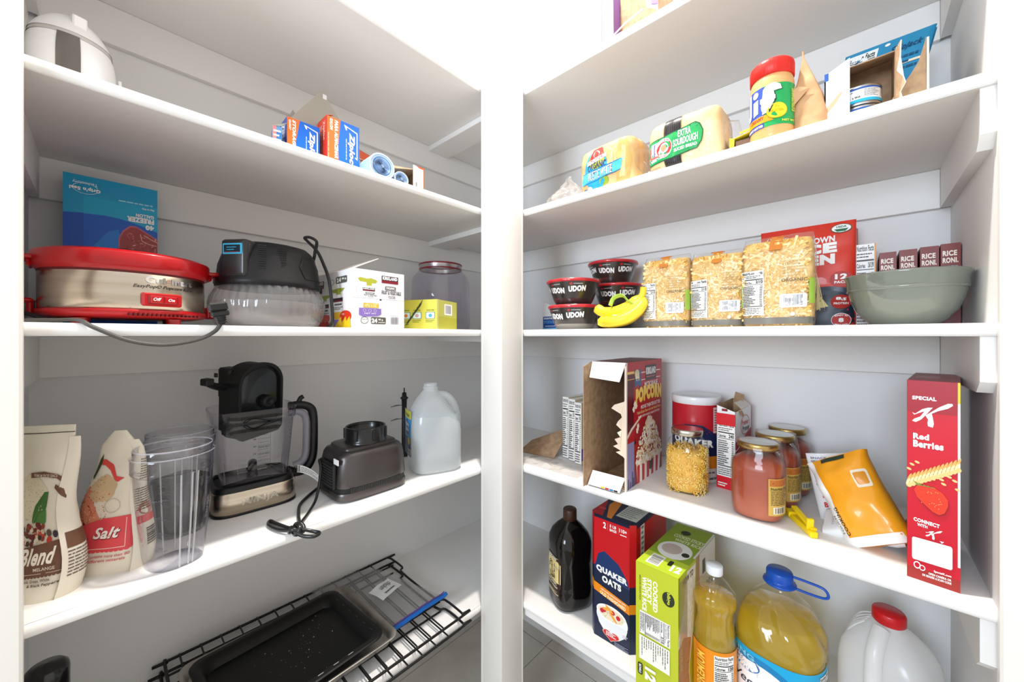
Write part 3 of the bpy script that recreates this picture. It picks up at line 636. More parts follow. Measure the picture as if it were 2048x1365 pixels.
# popcorn box
t=thing('popcorn_box','tall red popcorn carton torn open at its end, brown inside','box',(.918,.442,CZ),RR+.02)
W,Dp,H=.098,.252,.333
g=G(); rd=mat('9e1c26',.35)
panel(g,(-W,-.045,.001),(-W,.0,.001),(-W,.0,H),(-W,-.045,H-.012),.002,cardm); panel(g,(-W,0,0),(-W,Dp,0),(-W,Dp,H),(-W,0,H),.002,cardm,rd)
panel(g,(-W,Dp,0),(0,Dp,0),(0,Dp,H),(-W,Dp,H),.002,cardm,rd); panel(g,(-W,0,.0035),(0,0,.0035),(0,Dp,.0035),(-W,Dp,.0035),.003,cardm,mat('eeeae6'))
panel(g,(-W,0,H),(0,0,H),(0,Dp,H),(-W,Dp,H),.002,mat('6a1a22',.4),cardm)
panel(g,(0,0,0),(0,Dp,0),(0,Dp,H),(0,0,H),.002,rd,cardm)
p=P(g,sideR(Dp,H,0),rough=.3)
p.rect(0,0,1,1,'b01f28'); p.rect(0,.45,.19,.92,'5a151c'); p.poly([(0,.38),(.14,.45),(.38,.53),(.38,.55),(.12,.47),(0,.41)],'e8d9c8'); p.rect(0,0,.2,.36,'8a86b8'); p.rect(.0,.0,.03,1,'e8e4e0'); p.poly([(.2,0),(.2,.4),(.36,.5),(.5,.55),(1,.5),(1,0)],'a31e26')
for x,h2 in ((.04,.08),(.09,.05),(.14,.12),(.17,.07),(.21,.1)): p.rect(x,0,x+.03,h2,'4a4470',bump=False)
p.up(); p.rect(.02,.905,.3,.925,'e8c26a'); p.rect(.02,.86,.3,.865,'e8c26a'); p.rect(.3,.90,.95,.908,'f0e6e0'); p.rect(.3,.84,.95,.846,'f0e6e0')
p.rect(.5,.83,.82,.96,'33282a'); p.text('KIRKLAND',.515,.88,.805,.94,WHT,.05); p.lines(.53,.85,.79,.87,1,'c85a5a')
p.poly([(.2,.93),(.38,.93),(.38,.78),(.29,.81),(.2,.79)],'3a5a8a'); p.ell(.27,.9,.06,.035,'d8c89a'); p.text('44',.225,.84,.33,.91,'f0e2b0',.04)
p.text('MICROWAVE',.47,.775,.86,.82,WHT,.01); p.text('POPCORN',.235,.64,.975,.765,'a85a18',.07,arc=.15); p.text('POPCORN',.23,.645,.98,.775,'f3cf58',.09,arc=.15)
p.text('MOVIE THEATER BUTTER',.37,.60,.94,.632,WHT,.02); p.text('Natural Butter Flavor with other Natural Flavors',.27,.565,.95,.59,'f2dc8a',.01); p.text('MADE WITH WHOLE GRAIN POPCORN',.3,.53,.92,.55,WHT,.01)
p.text('6',.205,.33,.24,.37,BLK,.03)
r=random.Random(11)
p.poly([(.27,.0),(.92,.0),(.95,.2),(.24,.2)],WHT)
for i in range(5): p.poly([(.27+.13*i,.0),(.335+.13*i,.0),(.335+.135*i,.2),(.26+.135*i,.2)],'c8202c',bump=False)
p.up(); p.ell(.6,.17,.36,.035,WHT); p.rrect(.6,.05,.7,.15,.03,.02,'4a3030')
pc=['f3ecdc','fbf8f0','e6d3a8','f7efd8','d9bd84','fffdf8']
for i in range(420):
    y=.14+.37*r.random(); q=(y-.14)/.37; ww=.34*(1-q**2.2)+.03; x=.6+(2*r.random()-1)*ww
    p.ell(x,y,.012+.018*r.random(),.008+.011*r.random(),r.choice(pc),n=7,w=.2,a0=r.random()*6,bump=(i%30==29))
for x,y in ((.2,.66),(.17,.62),(.23,.64),(.28,.47),(.26,.44)): p.ell(x,y,.03,.025,'f3ead2',n=12,w=.2,a0=x*30)
g.build('carton',t)
g=G(); sheet(g,[(-W+.004,-.022,H-.042),(-.006,-.026,H-.048),(-.0,.0,H),(-W,.0,H)],.001,mat('eeece8',.4)); P(g,plane((-W,-.03,H-.045),(1,0,0),(0,.0,1),W,.04)) ; g.build('top_flap',t)
g=G(); panel(g,(-W+.004,-.03,.004),(-.004,-.03,.004),(-.002,-.001,.034),(-W+.002,-.001,.034),.001,mat('e6e4e2',.4)); 
for i,c in enumerate(('e8c83a','c8302c','2f7ac0','1b1b1b')): g.box(-.055+.012*i,-.031,.0045,-.045+.012*i,-.0295,.008,mat(c))
g.build('bottom_flap',t)
r=random.Random(5); pts=[]; zs=[.09,.098,.104,.112,.12,.131,.14,.15,.158,.17,.18,.192,.2,.212,.222,.232]
xs=[-.006,-.026,-.012,-.034,-.02,-.03,-.012,-.022,-.01,-.025,-.02,-.008,-.012,-.038,-.03,-.004]
pts=[(0,-.004,.085)]+[(a,-.006+.004*r.random(),z) for a,z in zip(xs,zs)]+[(0,-.004,.236)]
g=G(); sheet(g,pts[::-1],.0012,mat('e2cdb8',.8)); g.tube([(0,-.002,z) for z in (.0,.1,.2,.325)],.0035,mat('ddcdbd',.8),n=5); g.build('torn_edge',t)
# oats canister
t=thing('oats_canister','round cardboard oats canister with white lid behind the pasta jar','canister',(1.163,.345,CZ),RR+.12)
G().lathe([(.06,0),(.0625,.002),(.0625,.222),(0,.222)],mat('efe9e2',.4),64).build('canister_body',t)
G().lathe([(.0625,.214),(.0645,.216),(.0645,.231),(.063,.234),(.060,.2345),(.058,.232),(0,.232)],mat('dfe1e4',.3,coat=.3),64).build('lid',t)
g=G(); p=P(g,cyl(.0627,-PI/2-1.75,-PI/2+1.75,.002,.213),cut=(.03,.3),rough=.3); p.rect(0,0,1,1,'1f2d57'); p.rect(0,.62,1,1,'b3202c'); p.poly([(.3,.62),(.42,.74),(.62,.74),(.8,.62)],'1f2d57'); p.rect(0,.18,1,.34,'e8922a'); p.rect(0,0,1,.18,'e3e0dc')
p.rect(.76,.64,.88,.97,'e8ded8'); p.lines(.775,.66,.865,.95,9,'a03a40',.45,.1); p.text('QUAKER',.26,.47,.76,.58,WHT,.06,slope=-.3); p.text('OATS',.34,.36,.62,.46,WHT,.06,slope=-.3); p.lines(.3,.03,.8,.15,3,'6a6a70'); p.text('NET WT',.72,.04,.85,.07,'44444a'); g.build('wrap_label',t)
# jar of rotini
t=thing('glass_jar','glass canning jar filled with yellow spiral pasta','jar',(1.043,.331,CZ),0)
gl=clear('fdfefd',.03,0,ior=1.3); R=.0505
jp=[(.0,.0),(.038,.0),(.045,.004),(.049,.014),(R,.03),(R,.10),(.0485,.117),(.043,.130),(.037,.137),(.036,.142),(.036,.156)]
G().lathe(jp,gl,56,ex=2.5,caps=(False,False)).build('jar_body',t)
g=G(); 
g.lathe([(.036,.145),(.0385,.1455),(.0385,.158),(.037,.1605),(.034,.161)],mat('c3bfb4',.25,1.),56,ribs=lambda a,z:.01*math.sin(a*48),caps=(False,False)); g.lathe([(0,.1605),(.035,.1605)],mat('d5d2c8',.2,1.),40,caps=(False,False)); g.build('lid',t)
g=G(); core=noisy('dca23a','efc45c',60,.6); hf=lambda a:.103+.008*math.sin(a*2+1)
g.lathe([(0,.004),(.040,.005),(.0445,.014),(.0445,.098),(.03,.108),(0,.106)],core,30,ex=2.5)
r=random.Random(21); pm=[mat('f5c95e',.5),mat('edba48',.5),mat('fadc84',.5)]
for i in range(420):
    a=r.random()*2*PI; z=.006+.102*r.random(); rr=.0448 if i<360 else .042*math.sqrt(r.random())
    if i>=360: z=.108
    k=(abs(math.cos(a))**2.5+abs(math.sin(a))**2.5)**(-1/2.5); c=Vector((rr*k*math.cos(a)*1.015,rr*k*math.sin(a)*1.015,z))
    T=Vector((-math.sin(a),math.cos(a),0)); b=r.random()*PI; d=T*math.cos(b)+Vector((0,0,1))*math.sin(b); Nn=Vector((math.cos(a),math.sin(a),0)) if i<360 else Vector((0,0,1)); e=d.cross(Nn)
    L=.008; pts=[c+d*(-L+2*L*q/9)+(Nn*math.cos(q*1.5+i)+e*math.sin(q*1.5+i))*.0026 for q in range(10)]
    g.tube(pts,.0016,pm[i%3],n=4,flat=.7)
b=g.build('spiral_pasta',t); b['kind']='stuff'
# protein carton
t=thing('protein_box','open red and white protein shake carton with folded brown top','box',(1.112,.278,CZ),RR-.12)
g=G(); Wd,Dd,Hh=.046,.115,.205
panel(g,(0,0,0),(Wd,0,0),(Wd,0,Hh),(0,0,Hh+.014),.0015,mat('eeeef0',.35),cardm); panel(g,(Wd,0,0),(Wd,Dd,0),(Wd,Dd,Hh+.006),(Wd,0,Hh),.0015,mat('e9e9ec',.35),cardm)
panel(g,(0,Dd,0),(0,0,0),(0,0,Hh+.014),(0,Dd,Hh+.02),.0015,mat('c8202c',.35),cardm); panel(g,(Wd,Dd,0),(0,Dd,0),(0,Dd,Hh+.02),(Wd,Dd,Hh+.006),.0015,mat('c8202c',.35),cardm)
p=P(g,front(Wd,Hh),rough=.3); p.rect(0,.0,1,.16,'d3202c'); p.nutri(.05,.16,.95,.86,'240',rows=12); p.rect(0,.82,1,.97,'d3202c'); p.lines(.1,.03,.6,.09,2,WHT); p.rect(.3,1.0,.6,1.03,'8a2a2a')
p=P(g,sideR(Dd,Hh,Wd),rough=.3); p.poly([(0,0),(1,0),(1,.74),(.5,.64),(0,.62)],'b5202c'); p.poly([(.0,.0),(.9,.0),(.9,.46),(.3,.5),(.1,.3)],'5a1a1c'); p.ring(.6,.8,.3,.13,.9,'c87a80'); p.text('Premier',.38,.80,.82,.87,'c8404a',.02); p.text('Protein',.42,.72,.86,.79,'55555a',.02); p.text('PROTEIN SHAKE',.3,.57,.9,.6,WHT,.02); p.text('CHOCOLATE',.35,.46,.8,.5,'d8a8a0',.02)
g.build('carton',t)
g=G(); sheet(g,[(.005,Dd-.01,Hh+.018),(.03,Dd-.02,Hh+.014),(.035,Dd-.02,Hh+.035),(.01,Dd-.01,Hh+.04)],.0015,cardm); sheet(g,[(Wd-.001,.02,Hh),(Wd-.001,.045,Hh),(Wd+.004,.045,Hh-.012),(Wd+.006,.03,Hh-.014)],.0012,cardm); sheet(g,[(Wd,.045,Hh+.001),(Wd,Dd,Hh+.006),(Wd-.018,Dd,Hh+.02),(Wd-.02,.05,Hh+.018)],.0012,mat('cfcac4',.6),cardm)
g.build('top_flap',t)
# sauce jars
def sauce(label,loc,fill):
    t=thing('sauce_jar',label,'jar',loc,RR,'shrink-wrapped jars of red sauce'); E=2.7
    jp=[(0,.0),(.042,.0),(.048,.004),(.0505,.014),(.051,.03),(.051,.105),(.0495,.119),(.044,.132),(.037,.142),(.0355,.148),(.0355,.156)]
    G().lathe(jp,gl,56,ex=E,caps=(False,False)).build('jar_body',t)
    G().lathe([(0,.003)]+[(r-.0016,z+.002) for r,z in jp[1:7]]+[(.030,.134),(0,.134)],noisy(*fill,9,.35,lo=.3,hi=.7),48,ex=E).build('sauce',t)
    g=G(); g.lathe([(.036,.150),(.040,.1505),(.0405,.161),(.039,.1635),(.036,.1645)],mat('b79a5a',.3,1.),56,caps=(False,False)); g.lathe([(.037,.1643),(.02,.1648),(0,.1648)],mat('d5d8d6',.35,.6),48,caps=(False,False)); g.build('lid',t)
    G().lathe([(.05,.0008),(.0519,.006),(.0521,.112),(.0505,.124),(.0465,.142),(.0435,.155),(.042,.1655),(.0,.1668)],clear('fefefe',.06,0,'ffffff',ior=1.25,bump=(26,.004)),44,ex=E,caps=(False,False)).build('shrink_wrap',t)
    g=G(); p=P(g,cyl(.0516,-PI/2+.1,-PI/2+1.45,.02,.098,ex=E),cut=(.05,.3),rough=.35); p.rect(.30,0,1,1,'c9a54e'); p.rect(.33,.8,.97,.98,'b86a2a'); p.ell(.6,.88,.2,.05,'8a3a1e'); p.text('Nutrition Facts',.36,.7,.95,.77,BLK,.03); p.rect(.35,.675,.95,.685,BLK); p.lines(.36,.28,.94,.66,9,'3a3020',.4); p.rect(.42,.05,.86,.24,'e8e0c8'); p.bars(.46,.07,.82,.22,'3a3028',n=12); g.build('wrap_label',t)
    return t
for i,(x,y,f) in enumerate(((1.008,.167,('98351c','b25a38')),(1.117,.150,('8a3420','a04c34')),(1.219,.137,('863220','9c4a34')))):
    sauce(('front jar of red sauce with gold lid, nearest the shelf edge','middle jar of red sauce in the wrapped row','rear jar of red sauce against the wall')[i],(x,y,CZ),f)
# yellow plastic clip
t=thing('bag_clip','bright yellow plastic bag clip lying near the shelf edge','clip',(1.0,.088,CZ),math.atan2(-.055,-.095))
ym=mat('f0cf10',.4)
g=G(); g.box(-.055,-.007,0,.05,.007,.012,ym,.002); g.box(-.055,-.009,0.003,-.03,.009,.016,ym,.003); g.build('lower_jaw',t)
g=G(); g.box(-.04,-.006,0,.04,.006,.006,ym,.0015,M=Matrix.Translation((.0,.004,.016))@Matrix.Rotation(.16,4,'Y')); g.box(.028,-.006,.012,.034,.006,.036,ym,.001,M=Matrix.Rotation(.1,4,'Y')); g.build('upper_jaw',t)
# crisp bag (orange) and white bags
t=thing('snack_bag','open orange and white snack bag lying tilted by cereal box','bag',(1.018,.002,CZ+.003),0)
pl=Pillow(.115,.165,.07,dt=lambda q:max(.04,se(.06+.9*q,2.2)),wt=lambda q:1-.12*se(q,2),n=2.5,amp=.007,fq=22,seed=12)
# face axes: seen from the aisle, leaning left at the top
Mx=Matrix.Translation((-.035,-.035,.008))@Matrix.Rotation(RR-.25,4,'Z')@Matrix.Rotation(-.55,4,'Y')@Matrix.Rotation(-.3,4,'X')
g=G(); pl.mesh(g,mat('f0a01c',.3,coat=.3),22,24,M=Mx); p=P(g,lambda s,tt,k:Mx@pl.pt(s,tt,k),cut=(.06,.05),rough=.3)
p.poly([(0,0),(.16,0),(.22,.5),(.14,1),(0,1)],'f2f1ef'); p.rect(0,0,1,.1,'f2f1ef'); p.rect(.85,.1,1,.16,'f0a01c'); p.text('COOKING',.17,.12,.24,.42,'222222',.02,rot=90); p.text('TOUCH',.08,.14,.13,.34,'444444',.01,rot=90)
p.rrect(.72,.58,.94,.78,.02,.03,'e8ddc8'); p.rrect(.745,.61,.915,.75,.02,.02,'d98f2a'); p.rect(.3,.94,.7,.99,'2a3a2c'); g.build('bag_body',t)
def whitebag(label,loc,Mx,w,h,seed,txt):
    pl=Pillow(w,h,.035,dt=lambda q:max(.06,se(.05+.9*q,2.)),n=3,amp=.005,fq=26,seed=seed)
    g=G(); pl.mesh(g,mat('e6e7ea',.4),18,20,M=Mx); p=P(g,lambda s,tt,k:Mx@pl.pt(s,tt,k),cut=(.07,.06),rough=.35)
    if txt:
        p.text('BETTER',.3,.1,.75,.17,'c8242c',.05,rot=0); p.text('BOULDER.',.15,.2,.8,.28,'c8242c',.04); p.lines(.15,.32,.8,.45,2,'d06a6e')
        r=random.Random(6)
        for i in range(9): p.text('SNACK CRUNCH',.08,.52+.05*i,.9,.55+.05*i,r.choice(('c03a40','8a3a50','5a5a80')),.02)
    else: p.lines(.1,.1,.8,.4,4,'c9ccd4')
    tag(g.build('snack_bag',loc=loc),label,'bag')
whitebag('white snack bag with red lettering standing behind the orange bag',(1.085,.02,CZ+.004),Matrix.Rotation(RR+.15,4,'Z')@Matrix.Rotation(-.18,4,'Y')@Matrix.Rotation(-.15,4,'X'),.085,.14,5,True)
whitebag('flat pale grey bag lying under the orange snack bag',(1.035,.05,CZ+.012),Matrix.Rotation(RR-.15,4,'Z')@Matrix.Rotation(1.38,4,'Y')@Matrix.Rotation(-1.25,4,'Z'),.075,.12,7,False)
# cereal box
def kf(p):
    p.rect(0,0,1,1,'c20f26'); p.rect(0,.84,1,1,'a31828',); p.rect(0,0,1,.06,'9a2a24'); p.rect(.955,.12,1,.9,'f4f1ee'); p.rect(.955,.9,1,1,'f2cf1a')
    p.text('SPECIAL',.1,.903,.57,.922,WHT,.05)
    K=[(.11,.785),(.2,.79),(.33,.815),(.47,.852),(.52,.868),(.40,.872),(.25,.86),(.13,.842),(.12,.832),(.2,.83),(.3,.834),(.2,.815),(.11,.798)]
    p.poly([(.10,.838),(.16,.832),(.3,.858),(.41,.868),(.50,.87),(.40,.84),(.28,.806),(.17,.79),(.10,.795),(.14,.806),(.26,.82),(.34,.848),(.24,.838),(.14,.826)],WHT)
    p.poly([(.36,.828),(.62,.875),(.78,.896),(.86,.897),(.87,.888),(.78,.872),(.60,.856),(.48,.84),(.50,.82),(.52,.79),(.5,.772),(.41,.776),(.40,.79),(.41,.81),(.38,.82)],WHT)
    p.text('Red',.12,.705,.43,.735,WHT,.05); p.text('Berries',.12,.665,.70,.7,WHT,.05)
    r=random.Random(1)
    for i in range(13):
        q=i/12; x=.02+.92*q; y=.485+.115*q
        for sg in (-1,1): p.ell(x+.02,y+sg*.016,.06,.013,('e8c27e','d9a95c')[sg>0],n=14,rot=.2+sg*.2,bump=False)
        p.up(); p.ell(x,y,.045,.01,'f3dba2',n=12,rot=.3,bump=False)
    for x,y in ((.04,.55),(.2,.59),(.1,.575),(.5,.52),(.66,.525),(.8,.545),(.9,.53),(.95,.49),(.7,.505)): p.ell(x,y,.05,.006,'e6c080',n=12,rot=-.06)
    S_=[(.14,.45),(.2,.475),(.35,.482),(.55,.475),(.68,.46),(.78,.43),(.78,.4),(.72,.365),(.62,.35),(.5,.358),(.35,.385),(.2,.415)]
    p.poly([(x+.01,y-.006) for x,y in S_],'8c0d1c'); p.poly(S_,'e0371f'); 
    for i in range(60):
        x=.2+.52*r.random();y=.37+.09*r.random()
        if (x-.48)**2/.07+(y-.42)**2/.0035<.75: p.ell(x,y,.008,.002,r.choice(('f6c070','b8200f')),n=5,bump=False)
    p.up()
    for a in range(6): p.poly([(.33,.475),(.12+.1*a,.495-.004*a),(.2+.09*a,.475)],'6f8a3a',bump=False)
    p.up(); p.text('CONNECT',.13,.293,.63,.312,WHT,.05,slope=-.4); p.text('WITH',.2,.272,.4,.287,WHT,.04,slope=-.2)
    q=[(.36,.838),(.62,.875)]; Ks=lambda L:[(.36+(x-.1)*.42,.222+(y-.77)*.42) for x,y in L]
    p.poly(Ks([(.10,.838),(.16,.832),(.3,.858),(.41,.868),(.50,.87),(.40,.84),(.28,.806),(.17,.79),(.10,.795),(.14,.806),(.26,.82),(.34,.848),(.24,.838)]),WHT); p.poly(Ks([(.36,.828),(.62,.875),(.78,.896),(.86,.897),(.78,.872),(.60,.856),(.48,.84),(.52,.79),(.5,.772),(.41,.776),(.41,.81)]),WHT)
    p.poly([(.63,.225),(.71,.225),(.67,.215)],WHT); p.rrect(.1,.10,.86,.212,.04,.012,'eee9e6')
    p.ring(.2,.075,.07,.018,.7,WHT); p.ring(.3,.068,.06,.014,.7,WHT); p.text('SpecialK.com',.52,.062,.84,.075,WHT,.03); p.text('OPEN CAMERA OR',.42,.045,.84,.056,WHT,.03); p.text('OR READER & SCAN CODE',.3,.03,.84,.041,WHT,.03)
t=carton('cereal_box','tall narrow red cereal box standing on end at the right','box',(.914,-.061,CZ),RR-.13,.0575,.19,.329,'7a2a2e',{'front':kf,'left':lambda p:(p.rect(0,0,1,1,'8a5a54'),p.rect(.2,.1,.95,.55,'4a4a80'),p.rect(.1,.02,.9,.2,'c87a3a'),p.lines(.1,.6,.9,.95,12,'b04a40',.5)),'top':lambda p:(p.rect(0,0,1,1,'8a3a44'),p.rect(.1,.3,.6,.6,'a06a70'))})
# =============== lowest shelf, right ===============
# vinegar / dark bottle
t=thing('dark_bottle','large dark bottle with brown cap and cream label on lowest shelf','bottle',(.992,.664,DZ),RR-.5)
dkm=mat('0c0806',.1,coat=.3)
E=3.2
G().lathe([(.0,.0),(.048,.0),(.056,.005),(.0595,.02),(.0595,.063),(.058,.068),(.058,.138),(.0595,.142),(.0600,.185),(.0585,.202),(.050,.222),(.034,.241),(.019,.254),(.016,.262),(.0,.262)],dkm,56,ex=E,ribs=lambda a,z:(.006*math.cos(a*24) if .145<z<.18 else 0)).build('bottle_body',t)
G().lathe([(.0195,.252),(.0212,.254),(.0208,.284),(.019,.287),(0,.287)],mat('3c2418',.4),40,ribs=lambda a,z:.012*math.sin(a*36)).build('cap',t)
g=G(); fn=plane((-.043,-.0598,.042),(1,0,0),(0,0,1),.086,.115); fn2=lambda s,tt,k:fn(s,tt,k+.0004)+Vector((0,.012*abs(2*s-1)**4,0))
g.grid(lambda u,v:fn2(u,v,0),20,1,mat('3a2016',.4)); p=P(g,fn2,cut=(.05,.5),rough=.4); p.rrect(.03,.02,.97,.98,.06,.04,'e2cf9c'); p.rrect(.06,.04,.94,.96,.05,.04,'3e2419'); p.rrect(.1,.3,.9,.9,.06,.04,'dcc888')
p.rect(.12,.9,.88,.97,'2c1a12'); p.text('KIRKLAND',.2,.91,.8,.96,WHT,.05); p.rect(.0,.14,1,.34,'2f1810'); p.text('ORGANIC',.18,.27,.82,.33,'e8dcc0',.03); p.text('EXTRA VIRGIN',.15,.19,.85,.24,'e8dcc0',.03); p.lines(.15,.05,.85,.11,2,'c9b88a')
r=random.Random(8)
for i in range(22): x=.3+.4*r.random(); y=.38+.45*r.random(); p.ell(x,y,.05,.018,'3a3018',n=8,rot=r.random()*3,bump=(i%8==7))
p.rect(.48,.38,.51,.8,'3a3018'); p.ell(.8,.72,.08,.045,'b9b08a'); g.build('label',t)
# oats carton
t=thing('oats_box','large red and navy rolled oats carton with cut corners','box',(.925,.552,DZ),RR-.01)
W,Dp,H,cc=.13,.21,.335,.013
g=G(); rm=mat('b3141f',.3); nv=mat('18233f',.3)
pts=[(cc,0),(W-cc,0),(W,cc),(W,Dp),(0,Dp),(0,cc)]
g.prism(pts,0,H,nv,m2=nv)
def zone(fn,txt=False):
    p=P(g,fn,rough=.3); p.rect(0,.50,1,1,'c01a24'); p.rect(0,.0,1,.5,'1b2746'); p.poly([(0,.47),(0,.585),(1,.505),(1,.39)] ,'1b2746'); return p
fw=W-2*cc
p=P(g,plane((cc,0,0),(1,0,0),(0,0,1),fw,H),rough=.3)
p.rect(0,0,1,1,'18233f'); p.poly([(0,.58),(.3,.62),(.65,.58),(1,.5),(1,1),(0,1)],'c4161f'); p.poly([(.05,.60),(.12,.68),(.3,.72),(.7,.66),(.95,.56),(1,.49),(0,.56)],'1d3566'); p.rect(0,.975,1,1,'101a33')
p.text('2',.27,.905,.35,.955,WHT,.03); p.rect(.4,.9,.405,.955,'e0a0a0'); p.text('5 LB',.46,.93,.64,.953,WHT,.03); p.text('BAGS',.46,.9,.65,.922,WHT,.03); p.rect(.7,.9,.705,.955,'e0a0a0'); p.text('110+',.73,.92,.93,.95,WHT,.03); p.lines(.75,.895,.93,.91,1,WHT)
p.text('QUAKER',.07,.535,.95,.592,WHT,.06,slope=-.35); p.text('OATS',.24,.468,.78,.522,WHT,.06,slope=-.3); p.poly([(0,.445),(1,.375),(1,.305),(0,.375)],'e88a1a'); p.text('100% WHOLE GRAIN ROLLED OATS',.2,.398,.9,.41,WHT,.02,slope=-3.2); p.text('OLD FASHIONED',.18,.362,.9,.39,'fff0c8',.04,slope=-1.5)
p.ell(.52,.2,.44,.1,'f0f0f2',n=40); p.poly([(.08,.2),(.95,.17),(.9,.11),(.72,.06),(.5,.05),(.3,.08),(.15,.13)],'e6e7ea'); p.ell(.5,.235,.42,.065,'fbfbfb',n=40); p.ell(.5,.232,.37,.053,'e9dcc0',n=40,w=.03)
r=random.Random(4)
for i in range(70): a=r.random()*6.28; q=math.sqrt(r.random()); p.ell(.5+.34*q*math.cos(a),.232+.048*q*math.sin(a),.015,.006,r.choice(('f5ecd8','d2bd92','e2d2ac')),n=6,bump=(i%25==24))
for x,y in ((.3,.245),(.55,.255),(.7,.235),(.24,.232)): p.ell(x,y,.06,.018,'c42437',n=14)
for x,y,a in ((.45,.27,-.6),(.55,.22,-.9),(.38,.262,.3)): p.ell(x,y,.12,.012,'f0a23a',n=14,rot=a*.3)
hx=[(.0+.5+.24*16*math.sin(t2)**3/16,.065+.045*(13*math.cos(t2)-5*math.cos(2*t2)-2*math.cos(3*t2)-math.cos(4*t2))/16) for t2 in [2*PI*i/40 for i in range(40)]]
p.poly(hx,'e9c7b0'); p.poly([(.5+(x-.5)*.92,.065+(y-.065)*.92) for x,y in hx],'c8202c'); p.lines(.36,.055,.64,.09,3,WHT); p.lines(.82,.1,.96,.13,2,'c9cbd6'); p.lines(.6,.005,.98,.04,4,'8a90a6')
p=P(g,plane((W-cc,0,0),Vector((cc,cc,0)).normalized(),(0,0,1),cc*1.414,H),rough=.3); p.rect(0,.52,1,1,'b8141e'); p.rect(0,.31,1,.385,'e88a1a')
p=P(g,plane((0,cc,0),Vector((cc,-cc,0)).normalized(),(0,0,1),cc*1.414,H),rough=.3); p.rect(0,.57,1,1,'b8141e'); p.rect(0,.38,1,.455,'e88a1a')
p=P(g,sideR(Dp-cc,H,W,cc),rough=.3); p.rect(0,.5,1,1,'c4161f'); p.rect(0,.3,1,.38,'e88a1a'); p.rect(.12,.62,.24,.985,'e6e4e0'); p.lines(.14,.64,.22,.97,8,'6a6a70',.5,rot=0); p.rect(0,.97,1,1,'18233f')
g.build('carton',t)
g=G(); p=P(g,topf(W,Dp,H),rough=.35); p.poly([(.1,0),(.9,0),(1,.06),(1,1),(0,1),(0,.06)],'18233f'); p.poly([(0,.06),(.1,0),(.3,0),(.0,.5)],'a81a24'); p.poly([(.15,.35),(.4,.0),(.5,.0),(.3,.6),(.15,.6)],'d8822a'); p.rect(.5,.12,.95,.6,'c9cbc4'); p.lines(.53,.15,.9,.57,8,'7a7c7a',.4); p.ell(.12,.2,.08,.03,'c8404a')
g.build('top_panel',t)
# sticky rice carton
t=thing('rice_carton','lime green sticky rice carton with nutrition panel, hanging over shelf edge','box',(.858,.388,DZ+.0006),RR-.035)
W,Dp,H=.0985,.255,.292
g=G(); g.box(0,0,0,W,Dp,H,mat('b5bf2a',.35),.001)
p=P(g,front(W,H),rough=.3); p.rect(0,0,1,1,'b9c22c'); p.text('COOKED',.42,.66,.53,.90,'f6f4e6',.04,rot=-90); p.text('STICKY',.28,.70,.39,.90,'f6f4e6',.04,rot=-90); p.text('WHITE RICE',.16,.63,.27,.90,'f6f4e6',.04,rot=-90); p.text('MEDIUM GRAIN RICE',.09,.70,.125,.9,'5a6420',.03,rot=-90)
p.ell(.78,.81,.14,.055,'26301e'); p.text('bibigo',.73,.77,.83,.86,'d9e04a',.02,rot=-90)
p.nutri(.1,.44,.82,.62,'210',rot=-90); p.rect(.1,.24,.82,.43,'efeee2'); p.lines(.14,.26,.8,.42,12,'55554a',.35,.6,rot=-90); p.rrect(.06,.11,.18,.2,.02,.02,'222a1a'); p.text('BOWLS',.09,.12,.15,.19,WHT,.03,rot=-90); p.text('12',.24,.1,.5,.2,'f6f4e6',.06,rot=-90); p.ell(.78,.06,.22,.1,'e4ded4'); p.ell(.78,.06,.14,.06,'c9b8a8')
p=P(g,sideR(Dp,H,W),rough=.4); p.poly([(0,0),(0,.55),(.12,.72),(.2,.98),(.42,.97),(.36,.45),(.25,.2),(.3,0)],noisy('cfc6b6','e4dccb',80,.8)); p.poly([(.0,.0),(.28,0),(.24,.2),(.3,.42),(.12,.5),(.0,.46)],noisy('9a6a40','b98858',30,.6,stretch=(1,1,5))); p.rect(.43,0,.52,1,'b08a68'); p.rect(.52,0,.98,1,'d9d7ce'); p.lines(.56,.2,.94,.6,8,'6a6a60',.4)
p.rect(.6,.8,.68,.92,'555555'); p.text('EASY AS 1',.72,.62,.95,.7,'4a4a40',.02); p.text('HOW TO',.1,.9,.35,.95,'4a3a2a',.03); p.rect(.0,.62,.03,1,'8f9a24')
p=P(g,topf(W,Dp,H),rough=.3); p.rect(0,0,1,1,'8aa32a'); p.rect(0,0,1,.26,'b4c832'); p.rect(.17,.05,.48,.24,'e9e9e2'); p.bars(.2,.07,.45,.22,'444444',vert=False,n=14); p.ell(.5,.42,.4,.17,'e8e8e4'); p.ell(.42,.43,.24,.1,'c3b2aa'); p.ell(.78,.4,.09,.04,'26301e'); p.text('12',.72,.06,.95,.17,'f6f4e6',.06); p.rrect(.6,.13,.7,.22,.02,.02,'222a1a'); p.text('COOKED STICKY',.2,.68,.95,.75,'e9edc8',.03); p.text('WHITE RICE',.3,.6,.95,.66,'e9edc8',.03); p.ell(.4,.82,.12,.05,'26301e'); p.rect(.95,.4,1,1,'d9d7ce')
g.build('carton',t)
g=G(); g.box(W+.0006,.006,0.002,W+.0016,.05,.28,clear('eeeeee',.1,.1)); g.build('tape_strip',t)
